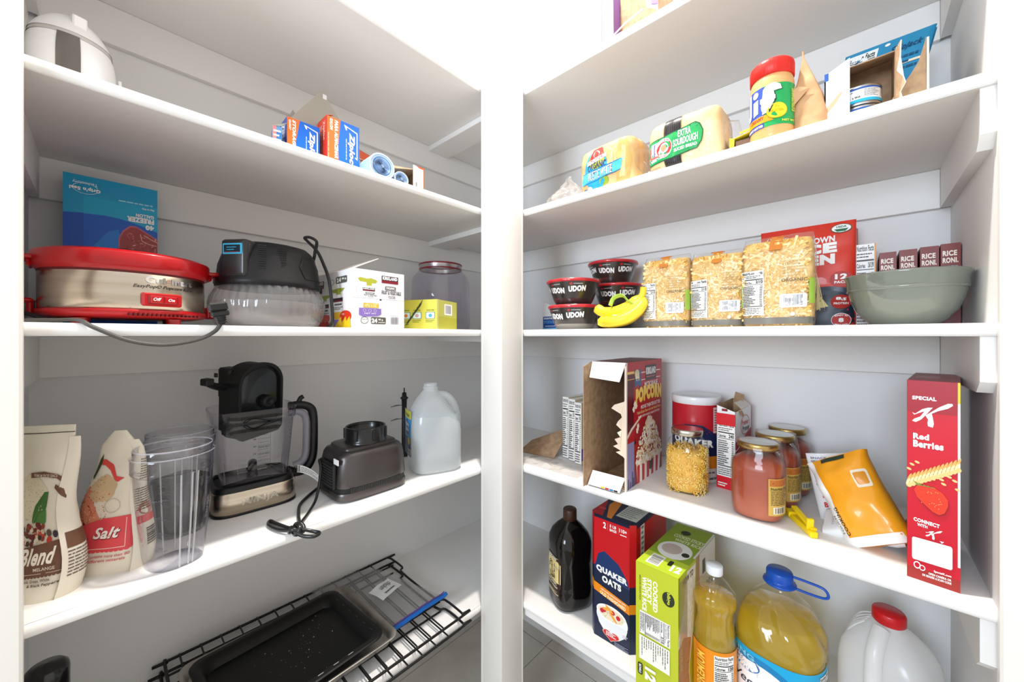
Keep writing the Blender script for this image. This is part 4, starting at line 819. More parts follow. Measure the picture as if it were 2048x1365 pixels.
# oil bottle (white cap)
oil=clear('fff094',.04,.5,'ffdc20',ior=1.4); pet=clear('fcfcfa',.04,.02,'ffffff',ior=1.4)
t=thing('oil_bottle','tall ribbed cooking oil bottle with white cap and orange label','bottle',(.962,.245,DZ),RR)
def br(z): # silhouette
    P_=[(0,.036),(.006,.042),(.02,.0445),(.125,.0445),(.14,.042),(.150,.0425),(.185,.037),(.2,.038),(.225,.0455),(.24,.0445),(.262,.031),(.275,.019),(.283,.0145),(.292,.0145)]
    for (a,ra),(b,rb) in zip(P_,P_[1:]):
        if a<=z<=b: q=(z-a)/(b-a); q=q*q*(3-2*q); return ra+(rb-ra)*q
    return .0145
prof=[(br(z),z) for z in [i*.292/60 for i in range(61)]]
rib=lambda a,z:(-.055*max(0,math.cos(a*12))**6 if .143<z<.26 else 0)
G().lathe([(0,0)]+prof,pet,96,ribs=rib,caps=(False,False)).build('bottle_body',t)
g=G(); g.lathe([(0,.003)]+[(max(r-.002,.001),z) for r,z in prof if .004<z<.234]+[(0,.234)],oil,72,ribs=rib,caps=(False,False)); g.build('oil',t)
G().lathe([(.0165,.286),(.0175,.288),(.0175,.304),(.016,.307),(0,.3075)],mat('eceef2',.35),40,ribs=lambda a,z:.01*math.sin(a*40)).build('cap',t)
g=G(); p=P(g,cyl(.0447,-PI/2-1.9,-PI/2+1.9,.012,.13),cut=(.03,.3),rough=.35); p.rect(0,0,1,1,'e88c1a'); p.rect(0,0,.3,1,'f0a024'); p.nutri(.56,.0,.82,.93,'120'); p.text('PREMIUM',.36,.25,.46,.9,'f6c850',.03,rot=90); p.ell(.48,.12,.04,.04,'6a7a20'); p.ell(.1,.7,.08,.1,'c8402a'); g.build('wrap_label',t)
t.scale=(1,1,.965)
# big oil jug (blue cap)
t=thing('oil_jug','big yellow oil jug with blue cap and loop handle','jug',(1.042,.131,DZ),RR-.1)
E=2.6
def jr(z):
    P_=[(0,.07),(.01,.08),(.03,.084),(.15,.084),(.175,.082),(.20,.075),(.23,.057),(.255,.036),(.268,.024),(.285,.021)]
    for (a,ra),(b,rb) in zip(P_,P_[1:]):
        if a<=z<=b: q=(z-a)/(b-a); return ra+(rb-ra)*q
    return .021
prof=[(jr(i*.285/50),i*.285/50) for i in range(51)]
sw=lambda a,z:((.035*math.sin(a*9+z*60)) if .155<z<.235 else 0)+((.012*math.sin(z*420)) if .125<z<.156 else 0)
G().lathe([(0,0)]+prof,pet,110,ex=E,ribs=sw,caps=(False,False)).build('jug_body',t)
G().lathe([(0,.003)]+[(r-.0025,z) for r,z in prof if .004<z<.212]+[(0,.212)],oil,96,ex=E,ribs=sw,caps=(False,False)).build('oil',t)
blu=mat('0b4fb5',.35,coat=.3)
G().lathe([(.030,.277),(.032,.279),(.031,.283),(.0245,.285),(.0255,.289),(.0255,.304),(.0235,.308),(0,.309)],blu,48,ribs=lambda a,z:(.02*math.sin(a*30) if .28<z<.303 else 0)).build('cap',t)
g=G(); g.tube([(.028,0,.279),(.05,.0,.279),(.078,0,.282),(.086,0,.29),(.078,.0,.303),(.05,.0,.3045),(.026,.0,.3035)],.0028,blu,n=8,smoothpath=5); g.build('handle_loop',t)
g=G(); p=P(g,cyl(.0845,-PI/2-1.6,-PI/2+1.6,.01,.142,ex=E),cut=(.03,.2),rough=.35); p.rect(0,0,1,1,'1ea6d8'); p.ell(.42,.38,.33,.55,'1a7fb8',n=40); p.ell(.43,.36,.28,.46,'f4f6f6',n=40); p.text('FRYING',.12,.86,.4,.95,'7fd0ea',.03,slope=-.4); p.ell(.32,.74,.13,.15,WHT); p.ell(.32,.74,.12,.135,'1173c0'); p.text('Great',.24,.75,.4,.83,WHT,.04,.1); p.text('Value',.25,.64,.4,.72,WHT,.04,.1); p.text('Vegetable',.24,.33,.66,.52,'2b3a48',.01,.3); p.text('Oil',.36,.14,.5,.28,'2b3a48',.01,.3); p.nutri(.83,.2,.965,.93,'120',rows=8); p.text('FRYING',.72,.3,.77,.8,'7fd0ea',.03,rot=90); g.build('wrap_label',t)
t.scale=(1,1,.955)
# milk style jug (red cap)
hd=clear('fafbfc',.25,.78,'ffffff',ior=1.35)
def gallon(t,w,h,E,m,handle_dir=1,neck_x=-.0,r0=None,water=None,sh=.56):
    g=G(); rings=[]; n=56
    zs=[0,.004,.012,.03,.06,.10,.13,.15,.165,.18,.195,.208,.22,.232,.24,.246]
    rs=[.86,.95,.99,1,1,1,.995,.985,.96,.91,.82,.70,.54,.36,.27,.25]
    for z,r in zip(zs,rs):
        q=z/.246; e=E if z<.18 else 2+(E-2)*max(0,(.246-z)/.066); ring=[]
        for i in range(n):
            a=2*PI*i/n; c,s=math.cos(a),math.sin(a); k=(abs(c)**e+abs(s)**e)**(-1/e)
            ring.append((w/2*r*k*c+neck_x*max(0,(z-.15)/.096),w/2*r*k*s*.96,h*q))
        rings.append(ring)
    g.loft(rings,m,True,True,False); g.build('jug_body',t)
t=thing('milk_jug','translucent white plastic jug with red cap on lowest shelf','jug',(1.095,-.047,DZ),RR-.35)
gallon(t,.142,.247,4.5,hd)
g=G(); g.tube([(0.0,-.066,.045),(.0,-.0735,.09),(.0,-.0745,.15),(.0,-.066,.2),(.0,-.035,.235)],lambda q:.0135,hd,n=16,smoothpath=6); g.build('handle_grip',t)
G().lathe([(.0245,.238),(.026,.24),(.026,.257),(.024,.261),(0,.2615)],mat('c8101a',.35,coat=.2),44,ribs=lambda a,z:.008*math.sin(a*50)).build('cap',t)
g=G()
for i in range(5): g.tube([(-.068,-.03+.012*i,.165+.006*i),(-.05,-.035+.012*i,.205+.004*i),(-.028,-.03+.012*i,.232)],.0016,hd,n=6,smoothpath=3)
g.build('shoulder_rib',t)
# =====================================================================
#                    LEFT RUN  (x along the wall, y into the shelf)
# =====================================================================
# --- upper shelf: domed white appliance ---
t=thing('domed_container','white domed container with dark grey front stripe on upper left shelf','container',(-.036,1.045,AZ),.0)
wm=mat('e9e9ea',.3,coat=.4); gm=mat('6d6863',.35,metal=.5)
def dome(z): return .056*math.sqrt(max(0,1-(max(0,z-.085)/.093)**2))+.0
pf=[(dome(z),z) for z in [0,.03,.06,.085,.1,.115,.13]]; pf2=[(dome(z)*1.02+.001,z) for z in [.131,.14,.15,.158,.165,.171,.175,.178]]
G().lathe(pf,wm,56,caps=(True,False)).build('container_body',t)
g=G(); g.lathe([(dome(.124)+.0005,.124),(dome(.133)+.0015,.133)],mat('bdbab6',.4),56,caps=(False,False)); g.build('seam_ring',t)
g=G(); g.lathe(pf2+[(0,.178)],wm,56,caps=(False,False)); g.box(-.008,-.043,.135,.010,-.030,.168,wm,.002,M=Matrix.Rotation(.25,4,'Z')); g.build('lid',t)
g=G(); g.grid(lambda u,v:cyl(lambda tt:dome(.125*tt)+.0012,-PI/2-.28,-PI/2+.22,0,.125)(u,v,0),8,14,gm); g.build('front_stripe',t)
g=G(); 
for a in (-PI/2-.75,-PI/2+.62): 
    c=Vector((.0565*math.cos(a),.0565*math.sin(a),.045)); M_=Matrix.Translation(c)@Matrix.Rotation(a+PI/2,4,'Z')@Matrix.Rotation(PI/2,4,'X')
    g.lathe([(0,.0015),(.02,.0015),(.022,-.002)],mat('cfd1d4',.35),36,caps=(False,False),M=M_)
g.build('side_disc',t)
g=G(); g.box(.056,-.01,.02,.064,.012,.075,wm,.002); g.box(.058,-.006,.078,.063,.006,.095,wm,.001); g.build('side_clip',t)
# --- storage bag boxes ---
def zip_front(p,big):
    p.rect(0,0,1,1,'1663c8'); 
    if big: p.poly([(0,0),(.36,0),(.33,.5),(.40,1),(0,1)],'ef6a2a'); p.text('PARA ALMACENAR',.22,.27,.33,.97,WHT,.05,.2,rot=-90); p.text('GALON',.08,.76,.17,.97,WHT,.04,.2,rot=-90); p.lines(.02,.05,.06,.7,2,'f8c8b0',.4,.3,rot=-90); x=.56;bc='1d8be0'
    else: p.poly([(0,0),(.30,0),(.26,.5),(.38,1),(0,1)],'ef6a2a'); p.text('STORAGE',.16,.33,.26,.97,WHT,.05,.2,rot=-90); p.text('QUART',.05,.72,.12,.95,WHT,.04,.2,rot=-90); x=.56
    p.poly([(x-.05,.95),(.94,.88),(.94,.36),(.86,.39),(.86,.41),(.91,.39),(.91,.86),(x+.04,.92),(x+.04,.86),(x+.01,.86)],WHT)
    p.text('Ziploc',x+.06,.24 if big else .18,.86,.84,'0d3d8a',.1,.25,rot=-90); p.text('Ziploc',x+.07,.25 if big else .19,.85,.84,WHT,.05,.25,rot=-90); p.lines(x+.0,.3,x+.04,.7,1,'bcd6f4',.6,.1,rot=-90)
def zipbox(label,loc,rz,w,d,h,big,sidecol):
    t=thing('storage_bag_box',label,'box',loc,rz,'blue and orange bag boxes'); g=G(); bl=mat('1663c8',.3)
    g.box(0,0,0,w,d,h-.003,bl,.001); P_=P(g,front(w,h),rough=.3); zip_front(P_,big)
    p=P(g,sideL(d,h),rough=.3); p.rect(0,0,1,1,sidecol)
    if big: p.text('Ziploc',.55,.6,.8,.95,'f2b8a8',.03,rot=-90); p.lines(.15,.1,.5,.9,4,'f8c8b8',.4,.3,rot=-90)
    else: p.text('ZIPLOC',.25,.3,.7,.95,WHT,.05,.2,rot=-90)
    P(g,topf(w,d,h-.003)).rect(.03,.05,.97,.95,'8d8478'); g.build('carton',t); g=G(); gy=mat('a39b90',.6)
    if big:
        sheet(g,[(-.075,d*.9,h-.03),(w+.006,d*.9,h-.045),(w+.004,d*.9,h-.01),(w*.30,d+.03,h+.11)],.0015,gy,bl); g.box(w*.28,d+.0225,h+.084,w*.4,d+.024,h+.096,mat('dcd8d2',.5),M=None)
        sheet(g,[(0,0,h),(.0,d*.9,h),(.012,d*.9,h+.018),(.016,.0,h+.006)],.001,gy,mat('e8603a',.4))
    else:
        sheet(g,[(.0,d*.8,h-.01),(.062,d*.8,h-.01),(.03,d+.01,h+.055)],.0012,gy,gy); sheet(g,[(.03,d*.5,h-.01),(.07,d*.5,h-.01),(.04,d*.8,h+.022)],.0012,gy,gy)
    g.build('torn_flap',t); return t
zipbox('smaller blue and orange storage bag box with torn flaps','',0,.1,.1,.1,False,'2358b8') if False else None
zipbox('smaller blue and orange bag box reading STORAGE QUART',(.283,.947,AZ),-.03,.069,.055,.103,False,'2a55b4')
zipbox('taller blue and orange bag box with big open grey flap',(.3615,.925,AZ),.0,.078,.06,.131,True,'dd3a28')
g=G(); g.box(0,0,0,.018,.045,.072,mat('5a86b4',.35),.001); p=P(g,front(.018,.072)); p.rect(0,0,.4,1,'c77a7a'); p.rect(.4,.3,1,.8,'2f6aa8'); p.lines(.1,.1,.9,.9,6,'e0dcd8',.4)
sheet(g,[(0.0,-.001,.07),(.018,-.001,.074),(.03,.01,.09)],.001,mat('8a8c84',.5))
tag(g.build('storage_bag_box',loc=(.254,.945,AZ),rz=-.2),'thin blue and pink packet squeezed left of the quart bag box','box')
# open box with blue rolls
t=thing('open_box','long open cardboard box with orange edge holding two blue bag rolls','box',(.452,.868,AZ),0)
g=G(); og=mat('e0561e',.4); L_=.142; H_=.062
panel(g,(0,0,.002),(L_,0,.002),(L_,.075,.002),(0,.075,.002),.002,cardm); panel(g,(0,.075,0),(L_,.075,0),(L_,.075,H_),(0,.075,H_),.002,mat('8f7c6c',.8),og)
panel(g,(L_-.035,0,0),(L_,0,0),(L_,0,H_),(L_-.035,0,H_),.0015,mat('f0eee9',.45),cardm); panel(g,(L_,0,0),(L_,.075,0),(L_,.075,H_),(L_,0,H_),.0015,og,cardm)
p=P(g,front(L_,H_)); p.rect(.975,0,1,1,'e0561e'); p.poly([(.82,1.0),(1,1.),(1,.93),(.88,.94)],'e0561e'); p.bars(.8,.1,.84,.3,'555555',n=6)
g.build('carton',t)
g=G(); sheet(g,[(-.012,.075,H_),(L_+.012,.075,H_-.004),(L_+.01,.12,H_+.02),(-.03,.14,H_+.07)],.002,mat('a08c7a',.8),og); sheet(g,[(.04,.05,H_-.012),(L_-.002,.02,H_+.003),(L_+.002,.075,H_-.002),(.0,.075,H_+.002)],.0012,mat('b09c88',.8),cardm); g.build('lid_flap',t)
def roll(label,c,R,wide,big):
    g=G(); cols=['cfe2f6','8fb8e6','e9f1fa','5f96d6','b9d4f0']
    M_=Matrix.Translation((0,0,0))@Matrix.Rotation(-PI/2,4,'X')
    k=R; i=0; y=0
    while k>.004:
        g.lathe([(k,0),(k*.97,-.0006*i),(k*.90,-.0006*i)],mat(cols[i%5],.3,coat=.3),48,asp=.92,caps=(False,False),M=Matrix.Rotation(PI/2,4,'X')@Matrix.Scale(-1,4,(0,0,1)) if False else Matrix.Rotation(PI/2,4,'X')); k*=.9; i+=1
    g.lathe([(k,-.0006*i),(0,-.0006*i)],mat('5f96d6'),24,caps=(False,False),M=Matrix.Rotation(PI/2,4,'X'))
    g.lathe([(R*.99,0.0),(R*.99,-.055)],mat('a9caee',.3),48,asp=.92,caps=(False,False),M=Matrix.Rotation(PI/2,4,'X'))
    tag(g.build('bag_roll',loc=c),label,'roll','blue rolls of plastic bags')
roll('large loose blue and white bag roll at left in the open box',(.474,.874,AZ+.0315),.034,0,1)
roll('small tight blue bag roll beside the white box end',(.534,.884,AZ+.0205),.021,0,0)
# =============== eye-level shelf, left ===============
def frz(p):
    p.rect(0,0,1,1,'0d9ac8'); p.rect(.2,.12,1,.78,'12a6d0'); 
    arc=[(x/12,.57+.03*math.sin(PI*x/12*.8)-.22*max(0,(x/12-.4))**1.5) for x in range(13)]
    p.poly([(0,0),(1,0)]+arc[::-1],'0a5cc0'); p.poly([(0,0),(.2,0),(.2,.59),(0,.57)],'0a4eb0'); 
    p.poly([(.22,.16),(.26,.20),(.8,.02),(.8,.0),(.5,.0)],'4f9fe0'); p.poly([(.26,.195),(.27,.21),(.85,.04),(.85,.02)],'8cc4ee')
    p.poly([(.3,.24),(.45,.42),(.56,.46),(.6,.3),(.55,.16)],'1f7ad0')
    st=[(.56,.25),(.56,.36),(.60,.45),(.68,.52),(.75,.525),(.85,.48),(1,.40),(1,.0),(.62,.0),(.58,.1)]
    p.poly(st,'c8606a'); p.poly([(.8+(x-.8)*.955,.25+(y-.25)*.96) for x,y in st if x<1]+[(1,0.01),(1,.39)][::-1] if False else [(.57,.25),(.575,.36),(.615,.44),(.69,.505),(.75,.51),(.85,.465),(1,.385),(1,.0),(.64,.0),(.595,.1)],'a23a3e')
    r=random.Random(3)
    for i in range(120):
        x=.62+.37*r.random(); y=.02+.42*r.random()
        if y<.5-.25*(x-.6): p.ell(x,y,.012+.02*r.random(),.004+.006*r.random(),r.choice(('b9524e','8e2c34','c46a62','9c3438','d9a898')),n=6,w=.2,rot=r.random()*3,bump=(i%30==29))
    for q in ([(.80,.44),(.82,.36),(.9,.33),(.99,.32)],[(.78,.2),(.84,.14),(.88,.08),(.95,.12)],[(.84,.43),(.95,.38),(1,.36)]):
        for a,b in zip(q,q[1:]):
            dx,dy=b[0]-a[0],b[1]-a[1]; l=math.hypot(dx,dy); nx,ny=-dy/l*.004,dx/l*.004; p.poly([(a[0]+nx,a[1]+ny),(a[0]-nx,a[1]-ny),(b[0]-nx,b[1]-ny),(b[0]+nx,b[1]+ny)],'e0b0a0',bump=False)
    p.up()
    p.text('40',.86,.50,.96,.56,WHT,.07,rot=180); p.text('FREEZER',.65,.575,.96,.635,WHT,.06,rot=180); p.text('GALLON',.75,.64,.96,.68,WHT,.04,rot=180)
    p.text('Easy to Grip',.82,.735,.96,.76,WHT,.03,rot=180); p.lines(.56,.78,.96,.81,1,'9cd8ea',.5)
    p.ring(.22,.86,.13,.06,.95,WHT,a0=.3,a1=5.9); p.text("Grip'n Seal",.06,.83,.37,.88,WHT,.05,rot=180); p.text('Technology',.09,.9,.34,.94,'d4eef6',.02,rot=180)
carton('freezer_bag_box','blue freezer bag box standing upside down behind the red popcorn maker','box',(-.052,1.178,MZ),0,.139,.052,.312,'0b6ea8',{'front':lambda p:(setattr(p,'fn',(lambda f:(lambda s,t,k:f(s,.40+.6*t,k)))(p.fn)),p.rect(0,-.66,1,0,'0a5cc0'),frz(p))})
# popcorn maker
t=thing('popcorn_maker','red and brushed steel electric popcorn maker with red lid','popcorn maker',(.036,1.002,MZ),0)
redp=mat('b00c14',.3,coat=.25); stl=noisy('b9aa96','cfc2b0',3,.28,1.,stretch=(1,1,30))
R=.1085
G().lathe([(R-.003,.024),(R,.027),(R,.098),(R-.003,.102)],noisy('b8ab98','c9bfae',4,.25,1.,stretch=(1,1,14)),96,caps=(False,False)).build('steel_band',t)
g=G(); g.lathe([(0,.012),(.09,.012),(.107,.016),(.1115,.022),(.1115,.028),(.109,.029)],redp,96,caps=(False,False))
for a in (-2.3,-.9,.8,2.4): g.lathe([(.010,-.001+.001),(.011,.012)],redp,20,cx=.088*math.cos(a),cy=.088*math.sin(a))
for k in range(17): g.box(-.04+.006*k,-.1135,.0165,-.037+.006*k,-.1065,.0205,mat('5a0c10'),M=Matrix.Rotation(.3,4,'Z'))
for sgn in (-1,1):
    g.box(-.012,-.014,.018,.012,.014,.024,redp,.003,M=Matrix.Translation((sgn*.113,0,0))); g.box(-.004,-.014,.018,.004,.014,.046,redp,.003,M=Matrix.Translation((sgn*.114,0,0))); 
g.box(-.13,-.02,.04,-.11,.02,.048,redp,.003)
g.build('base_tray',t)
g=G(); g.lathe([(R-.001,.100),(R+.002,.104),(.1135,.108),(.116,.112),(.117,.134),(.115,.137),(.108,.1375),(.106,.141),(0,.150)],redp,96,caps=(False,False)); g.lathe([(R,.098),(R+.001,.102),(R-.001,.104)],mat('5a1014',.4),96,caps=(False,False))
for a in (.05,PI+.05):
    M_=Matrix.Rotation(a,4,'Z'); g.box(.108,-.03,.118,.136,.03,.127,redp,.004,M=M_,seg=2); g.box(.112,-.026,.105,.118,.026,.12,redp,.003,M=M_); g.box(.126,-.01,.104,.131,.01,.120,redp,.002,M=M_)
g.build('lid',t)
G().lathe([(.024,.147),(.024,.157),(.021,.1585),(0,.1585)],mat('1c1a1a',.4),32).build('lid_knob',t)
g=G(); p=P(g,cyl(R+.0002,-PI/2-.9,-PI/2+1.1,.027,.098),cut=(.02,.3),rough=.3); p.text('Cuisinart',.52,.76,.86,.95,mat('e8e4de',.15,1.),.06); p.text('EasyPop® Popcorn Maker',.45,.60,.89,.72,'44403c',.02,.3); g.build('badge_lettering',t)
a=-PI/2+.34; M_=Matrix.Rotation(a+PI/2,4,'Z')@Matrix.Translation((0,-R-.001,.0))
g=G(); g.box(-.028,-.004,.036,.028,.004,.062,redp,.0025,M=M_); g.box(-.021,-.0062,.041,.021,-.002,.057,mat('8a0c12',.35),.0015,M=M_); g.box(-.019,-.0085,.042,-.001,-.004,.056,redp,.0015,M=M_); g.box(.0,-.0075,.042,.019,-.003,.056,redp,.0015,M=M_)
fl=lambda s,tt,k:M_@Vector((-.02+.04*s,-.0088-k,.042+.014*tt)); p=P(g,fl,rough=.4); p.text('Off',.1,.3,.38,.75,WHT,.03,.3); p.text('On',.62,.3,.86,.7,WHT,.03,.3); g.build('switch',t)
t.scale=(1,1,.88)
# hanging cord with plug
t=thing('power_cord','grey power cord with black plug looping over the shelf front','cord',(0,0,MZ),0)
g=G(); g.tube([(-.092,.96,.004),(-.07,.9,.004),(-.045,.872,.004),(-.022,.853,.004),(-.008,.844,-.006),(.03,.842,-.027),(.071,.842,-.034),(.112,.842,-.026),(.136,.842,-.012),(.146,.843,.004)],.0034,mat('4b4844',.5),n=8,flat=.65,smoothpath=6); g.tube([(-.096,1.0,.012),(-.08,.96,.016),(-.05,.94,.004)],.0034,mat('1a1918',.5),n=8); g.build('cable',t)
g=G(); k_=mat('1d1c1b',.5); M_=Matrix.Translation((.147,.842,.005))@Matrix.Rotation(-.2,4,'Y')
g.tube([(0,0,-.004),(0,0,.004),(0,0,.012)],lambda q:.0045+.004*q,k_,n=12,M=M_); g.box(-.013,-.008,.011,.013,.008,.021,k_,.002,M=M_); g.box(-.015,-.009,.020,.013,.009,.036,k_,.003,M=M_)
for q in range(3): g.box(-.007,-.006,-.001+.004*q,.007,.006,.001+.004*q,k_,.0005,M=M_)
g.build('plug',t)
# halogen/air cooker: clear ribbed bowl and black head
t=thing('countertop_cooker','black cooking head on a clear ribbed round bowl','cooker',(.262,.992,MZ),0)
pf=[(.085,.0),(.098,.004),(.106,.016),(.1105,.034),(.1115,.05),(.108,.066),(.101,.08),(.097,.088)]
G().lathe([(0,0)]+pf,clear('f0eff0',.07,.17,'f1efee',ior=1.5,bump=(28,.002)),160,ribs=lambda a,z:.02*math.sin(a*40)*(1 if z>.035 else .15),caps=(False,False)).build('glass_bowl',t)
g=G(); g.lathe([(.08,.004),(.094,.02),(.1,.04),(.1,.055)],clear('e9e7e6',.1,.3,'e4e0dc',ior=1.3,bump=(50,.003)),60,caps=(False,False)); g.build('inner_rack',t)
bk=mat('121113',.45,bump=(350,.3,.0003),spec=.3); E=2.3
g=G(); g.lathe([(.098,.086),(.1005,.089),(.1005,.096),(.0985,.1),(.095,.135),(.087,.160),(.082,.169),(.073,.178),(.055,.183),(.025,.186),(0,.186)],bk,80,ex=E,caps=(True,False)); g.box(.095,-.02,.084,.107,.0,.1,bk,.002); g.build('cooker_head',t)
A=-PI/2-.92; M_=Matrix.Rotation(A+PI/2,4,'Z')
g=G(); g.box(-.028,-.104,.10,.028,-.07,.178,mat('201f20',.3,coat=.3),.008,M=M_@Matrix.Translation((0,0,0)),seg=3); g.box(-.021,-.1055,.146,.021,-.10,.168,mat('3aa0c4',.3),.001,M=M_); g.box(-.018,-.1063,.149,.018,-.10,.165,mat('14232c',.15),.001,M=M_)
p=P(g,lambda s,tt,k:M_@Vector((-.018+.036*s,-.1064-k,.149+.016*tt)),rough=.3); p.lines(.2,.2,.8,.8,2,'3aa0c4',.3); p.rect(.05,.02,.95,.08,'8a2a30'); g.build('control_panel',t)
g=G(); vm=mat('0b0b0b',.6)
for a0,z0,z1,n,w0 in ((-PI/2-.42,.12,.168,11,.11),(-PI/2+.0,.13,.172,9,.13)):
    for k in range(n):
        q=k/(n-1); z=z0+(z1-z0)*q; ww=w0*(.35+.65*q) if a0>-PI/2-.2 else w0*.8; R_=0
        g.grid(lambda u,v:cyl(lambda tt:.0972-.00 if z<.135 else .0958-(z-.135)*.30,a0-ww+(.06*(1-q) if a0<-PI/2-.2 else 0),a0+ww*(1 if a0<-PI/2-.2 else .9),z,z+.0026,ex=E)(u,v,-.0002),8,1,vm)
g.build('vent_slots',t)
g=G(); fn=cyl(lambda tt:.0985-.0035*tt*1.3-(.006*max(0,tt-.6)/.4),-PI/2+.3,-PI/2+1.5,.105,.158,ex=E)
L_=[(.02,.5),(.12,.95),(.9,1.0),(.9,.96),(.14,.91),(.05,.5),(.14,.06),(.9,.06),(.9,.02),(.12,.02)]
p=P(g,fn,cut=(.06,.5),rough=.6); p.poly([(.02,.5),(.12,.95),(.15,.91),(.05,.5)],'141414',bump=False); p.poly([(.12,.95),(.9,1.),(.9,.96),(.13,.91)],'141414',bump=False); p.poly([(.02,.5),(.05,.5),(.15,.07),(.12,.02)],'141414',bump=False); p.poly([(.12,.02),(.9,.02),(.9,.06),(.13,.07)],'141414'); g.build('panel_groove',t)
g=G(); o=Vector((.262,.992,0)); pts=[(.375,.955,.004),(.3655,.905,.012),(.366,.91,.06),(.364,.92,.112),(.360,.94,.150),(.352,.96,.185),(.340,.985,.21),(.338,1.0,.2215),(.35,1.0,.225),(.363,.995,.217),(.361,.99,.2),(.355,.98,.19),(.352,.985,.165),(.345,1.02,.13)]
g.tube([Vector(p_)-o for p_ in pts],.0036,mat('191817',.45),n=8,smoothpath=6); g.build('power_cord',t)
# fruit pouch carton
ko='f5f2f6'
def kfront(p):
    p.rect(0,0,1,1,'f3f0f4'); p.rect(0,.505,1,.512,'b8b0b4'); p.rect(.49,.485,.53,.51,BLK)
    p.poly([(.08,.83),(.12,.86),(.25,.845),(.33,.86),(.42,.84),(.45,.81),(.41,.775),(.34,.775),(.34,.73),(.24,.73),(.24,.78),(.12,.79)],'b3b43c')
    for a,b in (((.07,.52),(.06,.7)),((.06,.7),(.1,.73)),((.1,.73),(.46,.70)),((.46,.7),(.5,.66)),((.5,.66),(.5,.5))):
        dx,dy=b[0]-a[0],b[1]-a[1]; l=math.hypot(dx,dy); nx,ny=-dy/l*.002,dx/l*.002; p.poly([(a[0]+nx,a[1]+ny),(a[0]-nx,a[1]-ny),(b[0]-nx,b[1]-ny),(b[0]+nx,b[1]+ny)],'a8a4ac',bump=False)
    p.up(); p.rect(.17,.655,.4,.69,'33282c'); p.text('KIRKLAND',.18,.66,.39,.685,WHT,.05); p.rect(.17,.635,.4,.655,'7a2030'); p.rrect(.22,.585,.39,.615,.02,.01,'5c5a58'); p.text('ORGANIC',.235,.59,.375,.61,WHT,.03); p.text('FRUIT & VEGETABLE',.19,.55,.44,.58,'5c5a58',.01); p.text('POUCHES',.27,.525,.37,.545,'5c5a58',.0)
    p.rect(.53,.80,.87,.93,'3a2e32'); p.text('KIRKLAND',.55,.86,.85,.92,WHT,.06); p.rect(.53,.80,.87,.845,'8a2030'); p.rrect(.6,.68,.82,.75,.02,.02,'5c5a58'); p.text('ORGANIC',.62,.695,.8,.74,WHT,.03); p.text('FRUIT & VEGETABLE',.53,.60,.93,.67,'4c4a48',.03); p.text('POUCHES',.67,.53,.81,.58,'4c4a48',.01)
    p.poly([(.1,.22),(.17,.19),(.45,.21),(.52,.24),(.52,.34),(.1,.34)],'8c72bc'); p.rrect(.18,.35,.47,.43,.01,.01,'e8b42a'); p.text('APPLE & BEET',.2,.36,.45,.42,'f6e6b0',.02); p.text('NET WT',.2,.24,.42,.26,WHT,.02)
    for x in (.2,.3,.4): p.ring(x,.3,.03,.025,.8,'d8ccec',n=14)
    p.ell(.2,.13,.07,.06,'5a6a58'); p.ell(.2,.13,.06,.05,WHT); p.text('USDA',.15,.135,.25,.155,'5a6a58',.03); p.rrect(.32,.07,.61,.19,.02,.02,'5c5a50'); p.text('24',.33,.09,.44,.17,WHT,.06); p.text('90 g',.46,.125,.55,.165,WHT,.03); p.lines(.46,.09,.6,.11,1,WHT); p.bars(.71,.07,.87,.2,'6a6a70'); p.lines(.7,.215,.88,.23,1,'9a9aa0')
def kside(p):
    p.rect(0,0,1,1,'f2efee'); p.rect(.05,.74,.36,.88,'3a2e32'); p.text('KIRKLAND',.07,.81,.34,.87,WHT,.05); p.rect(.05,.74,.36,.78,'8a2030'); p.ell(.55,.82,.05,.05,'7a8a78'); p.ell(.55,.82,.04,.04,WHT); p.rrect(.64,.78,.88,.9,.02,.02,'5c5a50'); p.text('24',.66,.8,.75,.88,WHT,.06); p.text('90 g',.77,.83,.86,.87,WHT,.03)
    for x,y in ((.55,.62),(.24,.53)):
        p.poly([(x,y+.06),(x+.13,y+.08),(x+.28,y+.07),(x+.24,y+.02),(x+.19,y+.01),(x+.19,y-.03),(x+.1,y-.03),(x+.1,y+.0),(x+.03,y+.01)],'9aa838'); p.rect(x+.02,y-.15,x+.24,y-.09,'33282c'); p.rect(x+.02,y-.16,x+.24,y-.135,'7a2030'); p.rrect(x+.06,y-.22,x+.22,y-.19,.01,.01,'5c5a58'); p.lines(x+.03,y-.3,x+.25,y-.24,2,'7a7a7c')
    p.rect(.55,.16,.85,.28,'e8b42a'); p.rect(.56,.02,.8,.15,'8c72bc'); p.rrect(.28,.13,.5,.24,.02,.02,'dc5a42'); p.ell(.85,.2,.12,.1,'d8361c'); p.ell(.8,.24,.03,.02,'f0a090')
    for x in (.7,.8,.88): p.poly([(x-.1,0),(x+.08,0),(x+.06,.2)],'f2c81e')
    for x in (.28,.36,.44): p.ell(x,.06,.05,.07,'cc2a20')
    p.ell(.55,.06,.06,.07,'9aae6a'); p.ell(.12,.05,.08,.04,'b5a86a'); p.poly([(.14,.02),(.26,.02),(.24,.17)],'ec7a2a')
t=thing('pouch_carton','white fruit pouch carton with raised top flap next to the cooker','box',(.397,.866,MZ),.03)
g=G(); g.box(0,0,0,.136,.245,.14,mat(ko,.4),.001); kfront(P(g,front(.136,.14),rough=.35)); kside(P(g,sideL(.245,.14),rough=.35)); P(g,topf(.136,.245,.14)).rect(.02,.02,.98,.98,'7a6450'); g.build('carton',t)
